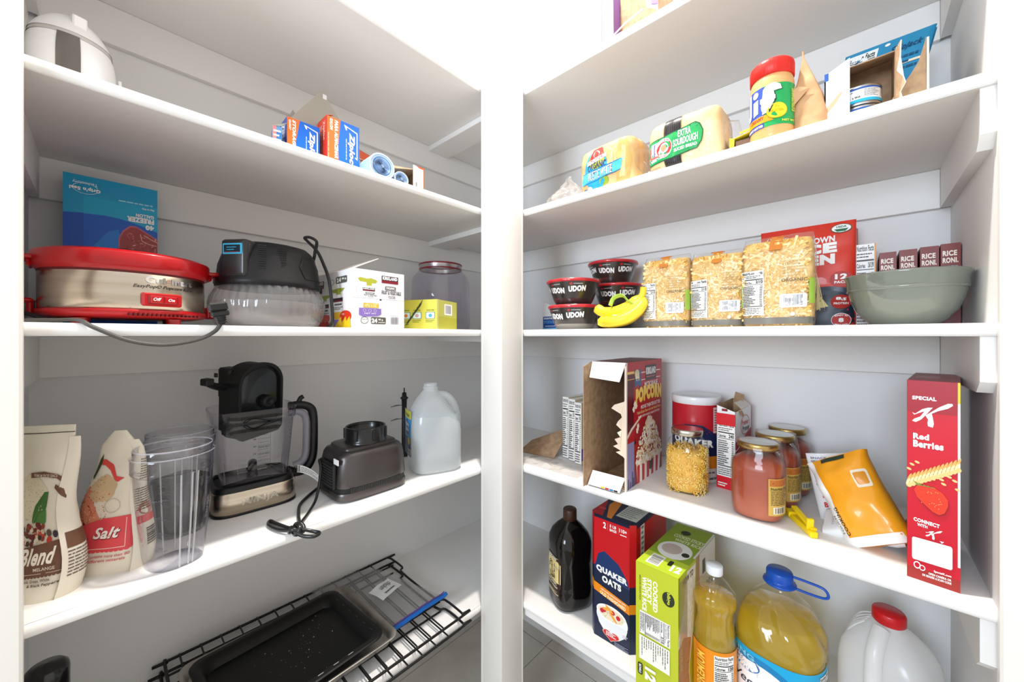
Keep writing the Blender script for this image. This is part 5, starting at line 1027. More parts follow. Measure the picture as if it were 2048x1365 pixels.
g=G(); sheet(g,[(0,.0,.14),(0,.245,.14),(.07,.245,.172),(.075,.02,.176)][::-1],.0015,mat('e6dcd4',.5),mat('e6dcd4',.5)); sheet(g,[(.136,.245,.14),(.0,.245,.14),(.01,.28,.165),(.13,.28,.165)],.0012,mat('e6dcd4',.5)); g.build('top_flap',t)
# yellow-green carton
t=thing('snack_carton','small yellow-green carton with pictures in front of the clear jar','box',(.583,.961,MZ),-1.134)
g=G(); g.box(0,0,0,.112,.122,.083,mat('c9c64a',.4),.0012); p=P(g,front(.112,.083),rough=.35); p.rect(0,0,1,1,'cfc94e')
for x,c in ((-.02,'e8842a'),(.3,'c9a0a0'),(.68,'4a9ac0')): 
    x0=max(.01,x); p.rrect(x0,.35,x+.26,.58,.03,.03,'4a7a7a'); p.rrect(x0+.015,.365,x+.245,.565,.03,.03,'d4eaee'); p.ell(x+.13,.46,.05,.06,c); p.lines(x0,.22,x+.25,.32,2,'6a7a30',.4); p.text('WASH PEEL',x0+.02,.62,x+.24,.66,'5a6a30',.02)
pts=[(.1,.12)]; r=random.Random(2)
for i in range(14): q=i/13; pts.append((.12+.42*q,.2+.72*q-.02*(i%2)))
pts+=[(.58,.98),(.6,1.0),(.56,.86)]+[(.54-.40*q,.8-.66*q) for q in [i/6 for i in range(7)]]
p.poly(pts,'39422a'); p.poly([(.1,.12),(.16,.22),(.2,.16)],'6a8a3a')
p=P(g,sideR(.122,.083,.112),rough=.35); p.rect(0,0,1,1,'c2bf5a'); p.poly([(0,0),(1,0),(1,.4),(.1,.44),(0,.5)],'b5b33e'); p.rect(.34,.5,.74,.88,WHT); p.bars(.4,.55,.68,.84,'6a5a78',n=10); p.rect(0,.0,.04,1,'ddd98a'); g.build('carton',t)
# clear jar
t=thing('clear_jar','large lavender-tinted clear plastic jar with red-rimmed metal neck','jar',(.825,1.105,MZ),0)
jm=clear('eceaf0',.06,.16,'dddbe4',ior=1.45); 
G().lathe([(0,0),(.092,.0),(.098,.006),(.1,.02),(.0985,.10),(.0965,.175),(.092,.19),(.08,.204),(.073,.212),(.072,.228)],jm,80,ex=2.3,ribs=lambda a,z:.004*math.cos(a*10),caps=(False,False)).build('jar_body',t)
g=G(); rd_=mat('7d1a24',.3,coat=.4); g.lathe([(.0725,.214),(.0755,.215),(.0755,.219),(.073,.220)],rd_,72,caps=(False,False)); g.lathe([(.073,.2195),(.0735,.232)],mat('b9b2ae',.3,.9),72,caps=(False,False)); g.lathe([(.0735,.231),(.0765,.232),(.0765,.2355),(.074,.2365),(.071,.2365)],rd_,72,caps=(False,False)); g.build('neck_ring',t)
# =============== lower shelf, left ===============
def bag_pepper(p):
    p.rect(-.5,.955,1,.96,'4a3c34'); tan='6e4a36'
    p.ell(.30,.60,.34,.13,'ddd2b4',n=30,w=.04); 
    r=random.Random(4)
    for i in range(90): a=r.random()*6.28;q=math.sqrt(r.random()); p.ell(.3+.33*q*math.cos(a),.6+.13*q*math.sin(a),.008,.004,'b9aa80',n=5,bump=False)
    p.up(); p.poly([(.36,.46),(.44,.55),(.6,.62),(.68,.62),(.66,.54),(.56,.46),(.4,.42)],'3f6a30'); p.poly([(.37,.42),(.5,.50),(.65,.52),(.62,.45),(.5,.40)],'4e7c3a'); p.poly([(.37,.455),(.66,.60),(.67,.605),(.37,.45)],'7ba05a')
    for i in range(60): p.ell(.12+.45*r.random()**.7,.33+.11*r.random(),.035,.016,r.choice(('6a2420','3a2a24','c9b79a','8a3a2a','b9452f','4a3a30','d9cbb0')),n=8,bump=(i%20==19))
    for x,y,c in ((.66,.385,'5a4a38'),(.78,.375,'3a3440'),(.66,.345,'b93a30')): p.ell(x,y,.05,.022,c,n=12)
    p.poly([(.3,.735),(.6,.74),(.85,.72),(.97,.69),(.95,.66),(.84,.695),(.6,.71),(.3,.705)],tan); p.poly([(.82,.66),(1.0,.62),(1.02,.6),(.98,.57),(.8,.64)],tan); p.text('PREMIUM SPICES SINCE',.38,.712,.86,.73,'e0cfb8',.01,slope=-.6)
    n=16; e=[(.0,.15)]+[(x/n,.15+(.006 if x%2 else -.004)) for x in range(1,n)]+[(.97,.155)]
    p.poly([(-.5,.15),(.96,.15),(1.0,.165),(1.0,.33),(.96,.345),(-.5,.29)],tan)
    for i in range(14): p.ell(.03+.07*i,.149,.035,.008,tan,n=8,bump=False); p.ell(.985,.165+.013*i,.03,.007,tan,n=8,bump=False)
    p.up(); p.poly([(0,.163),(.93,.163),(.93,.335),(.925,.335),(.925,.166),(0,.166)],'d9c4a8'); p.text('Blend',.1,.215,.82,.31,'f3ead8',.03,.35); p.text('MELANGE',.4,.18,.82,.2,'e0cfb8',.02); p.text('Pink, Green, White,',.2,.115,.75,.135,'5a4a3c',.02); p.text('& Black Peppers',.3,.09,.9,.11,'5a4a3c',.03)
def spicebag(label,loc,rz,w,h,d,seed,pf,wt,xs,side=None,col='e0d6c2'):
    t=thing('spice_bag',label,'bag',loc,rz); sx=.36 if seed==2 else 0; pl=Pillow(w,h,d,dt=lambda q:max(.03,1.05-q**1.6),wt=wt,n=3.2,amp=.004,fq=20,seed=seed,xs=xs)
    g=G(); pl.mesh(g,noisy(col,'eae2d0',12,.5,bump=.001),26,30); p=P(g,lambda s,tt,k:pl.pt(sx+(1-sx)*s,tt,k),cut=(.05,.04),rough=.45,h0=.0005); pf(p); g.build('pouch',t)
    # side gusset panel with small print
    g=G(); 
    def gs(u,v): 
        q=v*.93; y=(u-.5)*d*.9*max(.03,1.05-q**1.6); x=w/2*wt(q)+xs(q)+.006-.012*abs(2*u-1)*0+.004*math.sin(v*9)
        return Vector((x-.012*(2*u-1)**2,y,h*q))
    g.grid(gs,8,16,mat('e6ddcc',.5))
    f=lambda s,tt,k:gs(s,tt)+Vector((k,0,0)); p=P(g,f,cut=(.12,.06),rough=.45,h0=.0005)
    if side: side(p)
    g.build('side_gusset',t); return t
spicebag('cream pepper blend pouch with brown label at the left end',(-.066,.943,CZ),-.60,.086,.262,.05,2,bag_pepper,lambda q:1.0+.12*math.sin(PI*q)*.3+.05*q,lambda q:.004*math.sin(q*7),
 lambda p:(p.rect(.1,.3,.95,.4,'6e4a36'),p.lines(.1,.12,.9,.29,8,'6a5c50',.4)))
def bag_salt(p):
    r=random.Random(6)
    p.poly([(.0,.46),(.0,.26),(.5,.30),(.8,.36),(.45,.38),(.3,.50),(.25,.58),(.1,.62)],'d98a6a'); p.ell(.12,.42,.16,.09,'c8452f',w=.08); p.ell(.08,.33,.14,.08,'b8352a',w=.06); p.ell(.4,.6,.25,.09,'cdb088',w=.05)
    for i in range(160):
        a=r.random()*6.28;q=math.sqrt(r.random()); p.ell(.26+.3*q*math.cos(a),.5+.2*q*math.sin(a),.01,.004,r.choice(('e0b9a0','c96a52','e8d3b4','a8402f','d9a07a')),n=5,bump=(i%50==49))
    p.poly([(.2,.80),(.3,.80),(.5,.76),(.62,.68),(.78,.665),(.66,.64),(.60,.655),(.46,.72),(.3,.76),(.22,.76)],'d84a44'); p.poly([(.14,.80),(.2,.84),(.22,.78),(.12,.66),(.08,.68)],'3a4a2a')
    p.poly([(.0,.17),(.94,.17),(.92,.40),(.5,.395),(.0,.33)],'dc4a50')
    for i in range(13): p.ell(.04+.07*i,.168,.035,.008,'dc4a50',n=8,bump=False); p.ell(.93,.185+.016*i,.03,.008,'dc4a50',n=8,bump=False)
    p.up(); p.poly([(.0,.185),(.86,.185),(.84,.385),(.83,.385),(.85,.19),(.0,.19)],'f2c8c0'); p.text('n. Salt',.1,.25,.78,.33,'7a2a2a',.06,.3); p.text('n. Salt',.1,.256,.77,.332,'f8efe6',.03,.3)
    p.text('Contains more than 80',.3,.125,.92,.145,'c8605c',.02,.2); p.text('different minerals',.3,.095,.86,.115,'c8605c',.02,.2); p.ring(.62,.48,.12,.05,.93,'b8aa90')
spicebag('cream pouch of pink salt with red label and open pinched top',(.017,.963,CZ),-.62,.092,.236,.06,9,bag_salt,lambda q:1.0 if q<.4 else max(.14,(1-.9*(q-.4)) if q<.9 else .55-3.6*(q-.9)),lambda q:.0 if q<.3 else .012*(q-.3),
 lambda p:(p.rect(.1,.34,.95,.40,'dc6a6a'),p.lines(.1,.44,.9,.62,10,'6a5c50',.4),p.ell(.4,.45,.25,.05,'b98a7a'),p.bars(.3,.16,.7,.3,'333333',vert=False,n=14),p.lines(.2,.68,.85,.85,9,'7a6a60',.4)))
# blender cups
cupm=clear('fbfbfd',.03,0,'f0f0f8',ior=1.5,edge='8e8ea6')
def cup(label,loc,rz,s=1.,inner=False):
    t=thing('blender_cup',label,'cup',loc,rz,'clear blender cups'); E=2.6
    pf=[(.036,.0),(.039,.003),(.041,.02),(.046,.07),(.050,.12),(.052,.155),(.053,.165)]
    G().lathe([(0,.004),(.03,.003)]+pf,cupm,72,ex=E,caps=(False,False)).build('cup_body',t)
    g=G(); pr_=[(.053,.163),(.0565,.166),(.0575,.169)]
    for q in range(7): pr_+= [(.0575,.170+.003*q),(.0568,.1715+.003*q)]
    pr_+=[(.0575,.192),(.054,.194),(.0545,.205),(.0535,.206)]
    g.lathe(pr_,cupm,72,caps=(False,False))
    for a in (.4,1.97,3.54,5.1): g.box(.056,-.005,.172,.062,.005,.177,cupm,.001,M=Matrix.Rotation(a,4,'Z'))
    g.build('threaded_collar',t)
    wr=clear('ffffff',.05,.4,'e9e9f4'); g=G(); g.lathe([(.0540,.2045),(.0550,.206),(.0540,.2075),(.0532,.206)],wr,56,caps=(False,False)); g.lathe([(.0575,.1925),(.0588,.1935),(.0575,.1945)],wr,56,caps=(False,False)); g.build('rim',t)
    g=G()
    for a in (-1.75,-1.45,-1.3,1.2,1.6): 
        c,s_=math.cos(a),math.sin(a); k=(abs(c)**E+abs(s_)**E)**(-1/E); g.tube([((r+.0008)*k*c,(r+.0008)*k*s_,z) for r,z in pf[1:]],.0012,clear('ffffff',.03,.35,'ffffff'),n=6)
    g.build('rib',t)
    g=G(); p=P(g,lambda s_,tt,k:cyl(lambda q:.0405+.0125*q+.0,-PI/2-.9,-PI/2+.9,.01,.155,ex=E)(s_,tt,k+.0006),cut=(.06,.3),rough=.5)
    for i,y in enumerate((.2,.4,.58,.78)): p.rect(.12,y,.2,y+.006,'55555a'); p.text(('100','200','300','MAX FILL')[i],.02 if i==3 else .05,y+.02,.14 if i<3 else .25,y+.045,'55555a',.01)
    p.text('NINJA',.84,.45,.9,.72,'6a6a78',.03,rot=90); g.build('printed_scale',t); return t
cup('front clear ribbed blender cup closest to the shelf edge',(.089,.905,CZ),.25); cup('rear clear blender cup standing behind the front one',(.112,1.035,CZ),.1)
g=G(); sm=clear('7c7c80',.25,.55,'4c4c50',ior=1.3); g.lathe([(0,.002),(.026,.0),(.029,.004),(.036,.10),(.0355,.101),(.028,.008),(0,.007)],sm,48,ex=5,caps=(False,False))
g.lathe([(.0362,.098),(.0385,.1),(.0385,.106),(.036,.107)],sm,48,ex=5,caps=(False,False))
tag(g.build('measuring_cup',loc=(.112,1.035,CZ+.0045),rz=.5),'smoky grey square cup standing inside the rear blender cup','cup')
# blender pitcher
t=thing('blender_pitcher','clear blender pitcher with black handle on a steel base','blender',(.249,1.085,CZ),-.05)
ss=noisy('b3a48e','cfc4b2',3,.25,1.,stretch=(1,1,20)); bkp=mat('111112',.35); E=4.5
g=G(); g.lathe([(.082,.003),(.084,.006),(.084,.05),(.081,.053)],ss,84,ex=E,asp=.82,caps=(True,True)); p=P(g,plane((-.04,-.0692,.018),(1,0,0),(0,0,1),.085,.018)); p.text('NINJA',0.1,0,.95,1,mat('ded6c8',.15,1.),.03); g.build('steel_base',t)
G().lathe([(.083,0),(.0855,.001),(.0855,.005),(.084,.006)],bkp,84,ex=E,asp=.82).build('foot_ring',t)
G().lathe([(.082,.05),(.080,.062),(.074,.068),(.072,.06)],bkp,84,ex=E,asp=.82,caps=(False,True)).build('black_collar',t)
jc=clear('f9f8fb',.03,.01,'e0dfe8',ior=1.5,edge='8a8598')
G().lathe([(0,.064),(.064,.064),(.068,.068),(.073,.12),(.078,.18),(.081,.205),(.0845,.207),(.0855,.226),(.0865,.232),(.084,.233)],jc,84,ex=E,asp=.9,caps=(False,False)).build('pitcher_jar',t)
g=G(); g.tube([(.078,.0,.222),(.105,.0,.222),(.128,0,.212),(.136,.0,.19),(.137,0,.13),(.134,.0,.08),(.118,.0,.052),(.095,.0,.048),(.075,0,.058)],.0095,bkp,n=14,smoothpath=6,flat=1.2); g.tube([(.1,0,.228),(.106,0,.24),(.112,0,.243)],.006,bkp,n=8); g.build('handle',t)
g=G(); g.tube([(.078,.0,.204),(.1,.0,.204),(.114,0,.195),(.12,.0,.175),(.12,0,.13),(.118,.0,.09),(.108,.0,.072),(.09,.0,.066)],.0075,clear('d9d7e0',.1,.35,'cfccd8'),n=14,smoothpath=6,flat=1.3); g.build('handle_lining',t)
g=G(); fp=plane((-.03,-.0705,.075),(1,0,0),(0,-.04,.9),.06,.13); p=P(g,fp,rough=.5)
for i in range(13):
    y=.06+.072*i; p.rect(.45,y,.8 if i%2 else .86,y+.006,'3c3a3e'); 
    if i%2==0: p.text(('8','16','24','32','40','48','56')[i//2],.3,y-.005,.4,y+.025,'3c3a3e',.02); 
p.rect(.86,.06,.868,.93,'3c3a3e'); p.text('DRINK MAX',.46,.60,.84,.63,'3c3a3e',.02); p.text('LIQUID MAX',.46,.46,.84,.49,'3c3a3e',.02); g.build('printed_scale',t)
g=G(); 
for i in range(13): g.box(.0755+.0004*i,-.02,.09+.009*i,.0762+.0004*i,-.004 if i%2 else .002,.0906+.009*i,mat('5c5a5e'))
g.build('side_scale',t)
g=G(); g.lathe([(.012,.066),(.010,.075),(.009,.098),(.006,.102),(0,.102)],bkp,20); g.box(-.03,-.003,.074,.03,.003,.0755,mat('a8a8aa',.2,1.)); g.build('blade_hub',t)
g=G(); 
for x in (-.06,-.035,.055): g.tube([(x,-.05,.07),(x-.004,-.055,.12)],.0015,jc,n=5)
g.build('molded_rib',t)
# lid standing in the pitcher
def Dshape(w,h,r=.055,n=8):
    pts=[(-w/2+.012,0),(w/2-.012,0),(w/2,.012)]
    for j in range(n+1): a=j*PI/2/n; pts.append((w/2-r+r*math.cos(a),h-r+r*math.sin(a)))
    for j in range(n+1): a=PI/2+j*PI/2/n; pts.append((-w/2+r+r*math.cos(a),h-r+r*math.sin(a)))
    pts.append((-w/2,.012)); return pts
t=thing('pitcher_lid','black blender lid standing upright inside the clear pitcher','lid',(.252,1.078,CZ+.166),0)
t.rotation_euler=(.08,-.05,.50); t.scale=(1,1,.93)
MX=Matrix.Rotation(PI/2,4,'X')   # prism z -> -y
bl2=mat('0e0e0f',.18,coat=.4); rim=mat('161617',.45,spec=.3)
g=G(); g.prism(Dshape(.116,.186),-.03,.012,rim,M=MX); g.prism([(x*.9,.009+y*.91) for x,y in Dshape(.116,.186)],-.046,-.03,rim,M=MX); g.build('lid_shell',t)
g=G(); o_=Dshape(.12,.190); i_=[(x*.88,.011+y*.89) for x,y in o_]; n=len(o_)
V3=[(x,-.020,z-.002) for x,z in o_]+[(x,-.020,z) for x,z in i_]+[(x,-.008,z-.002) for x,z in o_]+[(x,-.008,z) for x,z in i_]
g.add(V3,[(k,(k+1)%n,n+(k+1)%n,n+k) for k in range(n)]+[(2*n+k,2*n+(k+1)%n,(k+1)%n,k) for k in range(n)]+[(n+k,n+(k+1)%n,3*n+(k+1)%n,3*n+k) for k in range(n)],rim); g.build('gasket_rim',t)
g=G(); g.prism([(x*.86,.013+y*.86) for x,y in Dshape(.116,.186)],.0122,.0135,bl2,M=MX); g.build('inner_face',t)
g=G(); g.lathe([(.0,.012),(.007,.012),(.008,.016),(.014,.016),(.0165,.012),(.0165,.002)],rim,40,caps=(False,False),M=Matrix.Translation((.015,-.012,.085))@MX); g.build('center_hub',t)
g=G(); g.tube([(-.03,.02,.145),(-.045,.025,.128),(-.08,.018,.138),(-.105,.01,.15)],lambda q:.019-.011*q,rim,n=8,flat=.5,smoothpath=4); g.box(-.115,.0,.146,-.098,.02,.162,rim,.002); g.box(-.09,.006,.162,-.086,.014,.172,rim,.001); g.box(-.05,.018,.10,-.02,.055,.175,rim,.004); g.build('locking_lever',t)
# motor base
t=thing('blender_motor_unit','dark metallic blender motor unit with black ring on top','blender',(.474,.972,CZ),0); t.scale=(1.09,1.09,1.06)
mb=noisy('545050','625e5d',2,.36,.9); E=5
g=G(); g.lathe([(.086,.004),(.0875,.008),(.0875,.018),(.086,.021)],mb,84,ex=E,asp=.8,caps=(True,True)); g.build('base_skirt',t)
g=G(); g.lathe([(.0845,.02),(.0845,.034)],mat('141414',.5),84,ex=E,asp=.8,caps=(False,False))
for i in range(44): x=-.062+.124*i/43; g.box(x-.0008,-.0700,.0215,x+.0008,-.0672,.0325,mat('3a3836',.5))
g.build('vent_band',t)
g=G(); g.lathe([(.086,.033),(.087,.036),(.083,.085),(.080,.1),(.075,.108),(.060,.113),(0,.1135)],mb,84,ex=E,asp=.8,caps=(True,False)); g.build('motor_housing',t)
g=G(); g.lathe([(.066,.110),(.066,.1165),(.063,.118),(0,.118)],mat('3c3836',.3,.4),72,ex=5,asp=.78,caps=(False,False)); g.build('top_plate',t)
g=G(); cr=[(.049,.117),(.048,.122),(.0465,.124),(.0465,.154),(.044,.155),(.043,.150),(.042,.122),(0,.121)]; g.lathe(cr,mat('0f0f10',.3,coat=.3),64,cx=.005,cy=.0,caps=(False,False))
for a in (-2.5,-1.6,-.7,.3,1.4,2.6): g.box(.045,-.004,.126,.05,.004,.151,mat('161617',.35),.001,M=Matrix.Translation((.005,0,0))@Matrix.Rotation(a,4,'Z'))
g.build('coupling_ring',t)
g=G(); g.box(-.091,-.045,.03,-.083,.035,.088,mat('101010',.5),.003)
for i in range(8): g.box(-.0925,-.04,.036+.0062*i,-.0905,.03,.039+.0062*i,mat('2a2a2a',.5))
g.build('side_grille',t)
g=G(); g.box(-.0862,-.058,.088,-.0845,-.035,.1,mat('e4e4e2',.4),M=Matrix.Rotation(-.0,4,'Z')); g.build('rating_sticker',t)
g=G(); o=Vector((.474,.966,0)); W_=lambda x,y,z:Vector(((x-.474)/1.09,(y-.972)/1.09,z/1.06))
km=mat('1a1a1b',.35,coat=.3)
g.tube([W_(.392,1.02,.05),W_(.372,1.0,.09),W_(.366,.975,.07),W_(.345,.945,.02),W_(.318,.915,.0045),W_(.296,.885,.0045),W_(.281,.862,.006),W_(.268,.838,.008),W_(.262,.853,.012)],.0036,km,n=8,flat=.8,smoothpath=6)
g.tube([W_(.386,1.03,.012),W_(.352,1.01,.005),W_(.318,.97,.0045),W_(.298,.92,.0045),W_(.287,.88,.0045),W_(.28,.85,.008),W_(.272,.83,.01)],.0036,km,n=8,flat=.8,smoothpath=6)
g.tube([W_(.272,.838,.008),W_(.26,.87,.006),W_(.25,.91,.005),W_(.245,.93,.005),W_(.238,.91,.005),W_(.246,.87,.006),W_(.262,.84,.01),W_(.275,.825,.012),W_(.292,.812,.006),W_(.298,.80,.005),W_(.285,.795,.005),W_(.270,.812,.006),W_(.262,.832,.012)],.0036,km,n=8,flat=.8,closed=True,smoothpath=6)
g.tube([(W_(.268,.838,.011)+Vector((.0115*math.cos(a),.0115*math.sin(a)*.9,.005*math.sin(2*a)))) for a in [k*PI/4 for k in range(8)]],.0042,km,n=8,closed=True,smoothpath=4)
g.tube([(W_(.268,.838,.011)+Vector((.003*math.sin(a),.012*math.cos(a),.008*math.sin(a)))) for a in [k*PI/4 for k in range(8)]],.0042,km,n=8,closed=True,smoothpath=4)
g.build('knotted_cord',t)
g=G(); g.grid(lambda u,v:Vector((-.125+.04*u,.075-.02*u+.0*v,.052-.022*u*u+.018*v-.008*u)),8,1,mat('e9e9e6',.4)); p=P(g,lambda s,tt,k:Vector((-.125+.04*s,.075-.02*s-k,.052-.022*s*s+.018*tt-.008*s))); p.lines(.2,.15,.95,.85,4,'555555',.35); p.bars(.0,.1,.16,.95,'222222',n=5); g.build('cord_tag',t)
# water jug
t=thing('water_jug','translucent white gallon water jug with blue side label','jug',(.694,.962,CZ),-.36); t.scale=(1.14,1.14,1.0)
def body_j():
    g=G(); rings=[]; n=60; m=clear('f8fafb',.18,.55,'fafcfd',ior=1.35)
    pf=[(0,.88,.88),(.004,.95,.95),(.012,1,1),(.06,1,1),(.12,1,1),(.14,.99,.99),(.165,.93,.95),(.19,.78,.82),(.21,.6,.66),(.226,.42,.46),(.236,.31,.31),(.242,.28,.28),(.243,.30,.30),(.247,.30,.30),(.248,.26,.26),(.2575,.26,.26)]
    for z,rx,ry in pf:
        e=3.6 if z<.16 else 2+1.6*max(0,(.236-z)/.076); ring=[]
        sh=-.010*max(0,min(1,(z-.15)/.08))
        for i in range(n):
            a=2*PI*i/n; c,s=math.cos(a),math.sin(a); k=(abs(c)**e+abs(s)**e)**(-1/e); x=.0665*rx*k*c
            if x>0 and .13<z<.236: x*=1-.30*min(1,(z-.13)/.03)*min(1,(.236-z)/.02)*max(0,1-abs(s)*.8)
            ring.append((x+sh,.0615*ry*k*s,z))
        rings.append(ring)
    g.loft(rings,m,True,True,False); g.build('jug_body',t)
    g=G(); g.tube([(.012,0,.222),(.034,0,.216),(.053,0,.19),(.063,0,.15),(.062,0,.118)],lambda q:.0125,m,n=16,smoothpath=6,flat=.9); g.build('handle_grip',t)
    w=[[ (x*.965,y*.965,max(z,.003)) for x,y,z in r] for r in rings[:6]]
    w.append([(x,y,.168) for x,y,z in [(a*.985,b*.985,0) for a,b,_ in w[-1]]])
    G().loft(w,clear('f0f4f5',.05,.3,'eef4f5',ior=1.1),True,True,True).build('water',t)
body_j()
g=G(); fn=plane((-.0672,.05,.045),(0,-1,0),(0,0,1),.07,.135); ff_=lambda s,tt,k:fn(s,tt,k+.0006)+Vector((.006*max(0,2*abs(s-.45)-.4)**2,0,0)); g.grid(lambda u,v:ff_(u,v,0),10,2,mat('1f7fc4',.35))
p=P(g,ff_,cut=(.1,.5),rough=.35); p.rect(0,0,1,.4,'16357e'); p.rect(0,.4,1,1,'2a9ad6'); p.rect(0,.82,1,1,'c9c43a'); p.ell(.5,.62,.4,.17,'17367c'); p.text('Pure',.25,.64,.75,.73,WHT,.05); p.text('Life',.3,.53,.7,.61,WHT,.05); p.ell(.75,.33,.16,.08,'c9c43a'); p.rect(.6,.03,.95,.16,WHT); p.bars(.62,.04,.93,.15,'333333',n=8); p.text('Purified',.2,.86,.8,.93,'5a5a20',.02); g.build('label',t)
# small blade assembly behind the jug
t=thing('blade_assembly','black blender blade shaft with thin metal blades behind the water jug','blade',(.690,1.125,CZ),0)
g=G(); g.lathe([(.016,0),(.016,.02),(.009,.024),(.008,.16),(.009,.19),(.0125,.192),(.0125,.197),(.008,.199),(.007,.212),(.002,.214),(.002,.228),(0,.229)],mat('1b1b1c',.35),24); g.build('shaft',t)
g=G()
for z in (.125,.17): g.tube([(-.05,.0,z),(-.03,0,z+.003),(-.006,0,z+.001)],lambda q:.0008+.0018*math.sin(PI*min(1,q+.1)),mat('8a8a88',.25,1.),n=5)
g.build('blade',t)
# =============== lowest shelf, left ===============
blk=mat('100f0e',.4)
def rack(label,z,dx,dy,ph):
    t=thing('wire_rack',label,'oven rack',(.105+dx,.832+dy,z),0); Lx,Ly=.60,.42
    g=G(); r_=.0033; c=.02
    g.tube([(c,0,0),(Lx-c,0,0),(Lx-.004,.008,0),(Lx,c,0),(Lx+.0,.09,0),(Lx-.018,.12,0.002),(Lx-.018,.3,.002),(Lx,.33,0),(Lx,Ly-c,0),(Lx-.005,Ly-.005,0),(Lx-c,Ly,0),(c,Ly,0),(.005,Ly-.005,0),(0,Ly-c,0),(0,c,0),(.005,.005,0)],r_,blk,n=8,closed=True,smoothpath=4); g.build('frame_wire',t)
    for y in (.10,Ly-.05): 
        g=G(); g.tube([(0.003,y,-.004),(Lx-.012,y,-.004)],.0026,blk,n=6); g.build('cross_wire',t)
    for i in range(13):
        x=.028+ph+.0415*i
        g=G(); g.tube([(x,-.003,.001),(x,.003,.0035),(x,Ly-.003,.0035),(x,Ly+.0045,.001),(x,Ly+.0035,-.004)],.0021,blk,n=6); g.build('rack_wire',t)
    return t
rack('upper black wire oven rack under the baking pans',DZ+.025,0,0,0.); rack('lower black wire oven rack beneath the other rack',DZ+.0075,-.008,-.014,.014)
def tray(g,w,d,h,m,r=.025,lip=.008,slope=.006):
    def rr(w_,d_,r_,z):
        pts=[]
        for cx,cy,a in ((w_/2-r_,-d_/2+r_,-PI/2),(w_/2-r_,d_/2-r_,0),(-w_/2+r_,d_/2-r_,PI/2),(-w_/2+r_,-d_/2+r_,PI)):
            for j in range(7): pts.append((cx+r_*math.cos(a+j*PI/12),cy+r_*math.sin(a+j*PI/12),z))
        return pts
    R_=[rr(w-2*slope-2*lip-.001,d-2*slope-2*lip-.001,r,0),rr(w-2*lip,d-2*lip,r+.004,h),rr(w-.002,d-.002,r+.008,h+.0008),rr(w,d,r+.008,h-.001),rr(w-2*lip+.003,d-2*lip+.003,r+.004,h-.002),rr(w-2*slope-2*lip-.004,d-2*slope-2*lip-.004,r,.0016),]
    inner=[rr(w-2*slope-2*lip-.004,d-2*slope-2*lip-.004,r,.0012)]
    g.loft([R_[0],R_[4],R_[3],R_[2],R_[1],rr(w-2*slope-2*lip-.004,d-2*slope-2*lip-.004,r,.0014)],m,True,True,True)
al=noisy('8d8780','b5afa6',14,.42,.85,bump=.0002)
g=G(); tray(g,.40,.305,.022,al,.02,.007,.008); tag(g.build('sheet_pan',loc=(.322,1.02,DZ+.0305),rz=.035),'worn aluminium sheet pan lying under the black baking pan','pan')
t=thing('baking_pan','black non-stick baking pan with crumbs stacked on the aluminium pan','pan',(.311,1.007,DZ+.046),.075)
bpm=mat('0b0b0b',.45,spec=.3); g=G(); tray(g,.342,.278,.024,bpm,.022,.018,.01); g.build('pan_body',t)
g=G(); r=random.Random(9)
for i in range(85):
    x=r.gauss(.02,.07); y=r.gauss(.03,.06)
    if abs(x)<.14 and abs(y)<.11: s_=.0004+.0011*r.random()**4; g.ball((x,y,.0018),s_,s_,s_,('c9a06a','8a5a34','e0c9a0')[i%3],3)
c_=g.build('crumbs',t); c_['kind']='stuff'
g=G()
for i in range(6):
    g.box(.152,-.1+.035*i,.0246,.1532,-.09+.035*i,.0250,mat('3a3936',.4)); g.box(-.1+.035*i,-.126,.0246,-.088+.035*i,-.1248,.0250,mat('b9b6b0',.4))
g.build('lip_slot',t)
# zip bag
t=thing('zip_bag','clear zip bag with blue and purple slider strip on the wire rack','bag',(0,0,DZ),0)
A_,B_,C_,D_=[Vector(p_) for p_ in ((.50,.915,.036),(.705,.925,.036),(.628,1.225,.036),(.44,1.245,.036))]
def zb(u,v): 
    a=A_.lerp(B_,u); b=D_.lerp(C_,u); p_=a.lerp(b,v); p_.z+=.004*noise.noise(Vector((u*5,v*7,1)))+.003*math.sin(PI*u); return p_
zf=clear('f2f2f2',.12,.16,'f0f0f0',ior=1.35,bump=(40,.004))
g=G(); g.grid(zb,22,26,zf); g.grid(lambda u,v:zb(u,v)-Vector((0,0,.0045)),22,26,zf); g.build('film',t)
g=G(); g.tube([zb(q/14,.012)+Vector((0,-.004,.0015)) for q in range(2,15)]+[Vector((.714,.925,.04))],.0055,mat('1263b8',.35),n=8,flat=.5); g.build('blue_zip_strip',t)
g=G(); g.tube([zb(q/14,.035)+Vector((0,0,.0015)) for q in range(2,15)]+[Vector((.712,.936,.04))],.0022,mat('6a4a9a',.35),n=6); g.build('purple_zip_strip',t)
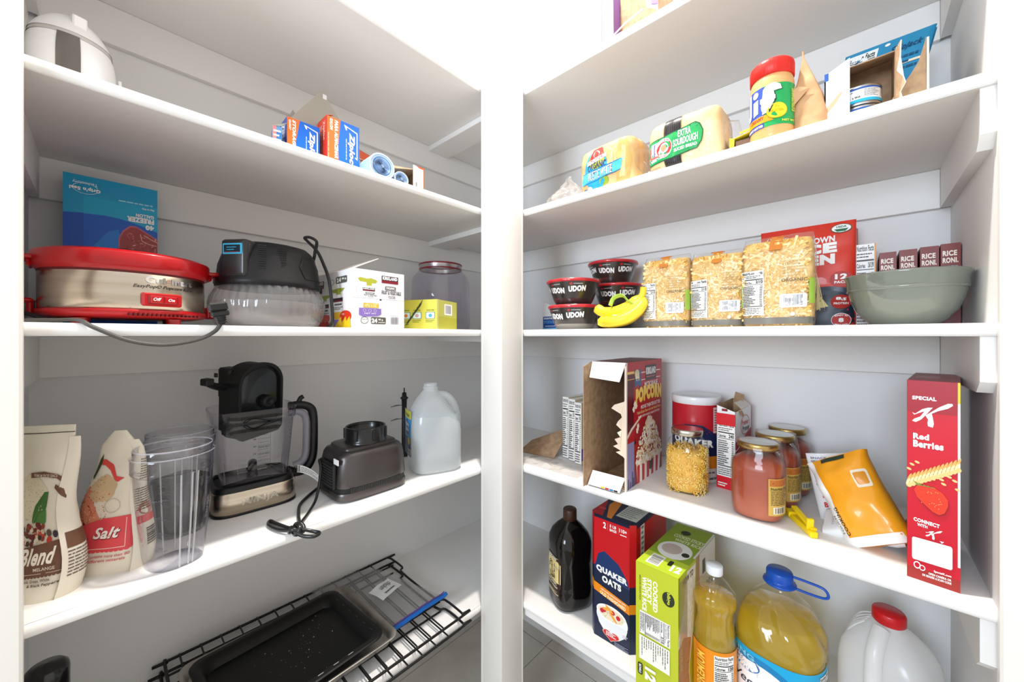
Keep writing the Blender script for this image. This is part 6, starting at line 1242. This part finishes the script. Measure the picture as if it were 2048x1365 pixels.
g=G(); g.grid(lambda u,v:zb(.45+.42*u,.38+.2*v+.08*u)+Vector((0,0,.0012)),8,4,mat('e6e6e4',.5)); p=P(g,lambda s,tt,k:zb(.45+.42*s,.38+.2*tt+.08*s)+Vector((0,0,.0016+k)),cut=(.1,.1)); p.text('chicken',.35,.45,.85,.8,'3a3a3e',.0,.3,rot=180); p.lines(.3,.15,.8,.35,1,'6a6a6e'); g.build('write_on_label',t)
# black bottle at the far left
t=thing('black_bottle','glossy black cylinder bottle standing at the left end of lowest shelf','bottle',(-.061,.985,DZ),0); t.scale=(.88,.88,.965)
G().lathe([(.027,0),(.029,.003),(.029,.20),(.0285,.245)],mat('0f0f0e',.12,coat=.8),48).build('bottle_body',t)
G().lathe([(.0285,.2455),(.0298,.247),(.0298,.281),(.028,.288),(.022,.2935),(0,.296)],mat('141312',.25,coat=.5),48).build('cap',t)
G().lathe([(.0293,.2),(.0297,.202),(.0297,.206),(.0293,.208)],mat('3a3836',.3,.6),48,caps=(False,False)).build('trim_ring',t)

# smaller pieces belong to the part they sit on
SUB={'lid_knob':'lid','handle_loop':'cap','control_panel':'cooker_head','vent_slots':'cooker_head','panel_groove':'cooker_head','cord_tag':'knotted_cord','center_hub':'inner_face','gasket_rim':'lid_shell','rating_sticker':'motor_housing','vent_band':'base_skirt','crumbs':'pan_body','lip_slot':'pan_body','switch':'steel_band','badge_lettering':'steel_band','printed_scale':{'blender_cup':'cup_body','blender_pitcher':'pitcher_jar'},'rib':'cup_body','molded_rib':'pitcher_jar','side_scale':'pitcher_jar','handle_lining':'handle','rim_ridge':'bowl_body','write_on_label':'film','wrap_label':{'oil_bottle':'bottle_body','oil_jug':'jug_body','oats_canister':'canister_body','sauce_jar':'jar_body','peanut_butter_jar':'jar_body','food_can':'can_body'},'trim_ring':'bottle_body','shoulder_rib':'jug_body','tape_strip':'carton','torn_edge':'carton','printed_label':{'pasta_bag':'clear_bag','bread_loaf':'bag'}}
def base(n): return n.rsplit('.',1)[0] if n.rsplit('.',1)[-1].isdigit() else n
for o in list(bpy.data.objects):
    k=base(o.name)
    if o.parent and k in SUB:
        tgt=SUB[k]
        if isinstance(tgt,dict): tgt=tgt.get(base(o.parent.name))
        if not tgt: continue
        for q in o.parent.children:
            if base(q.name)==tgt and q is not o: o.parent=q; break
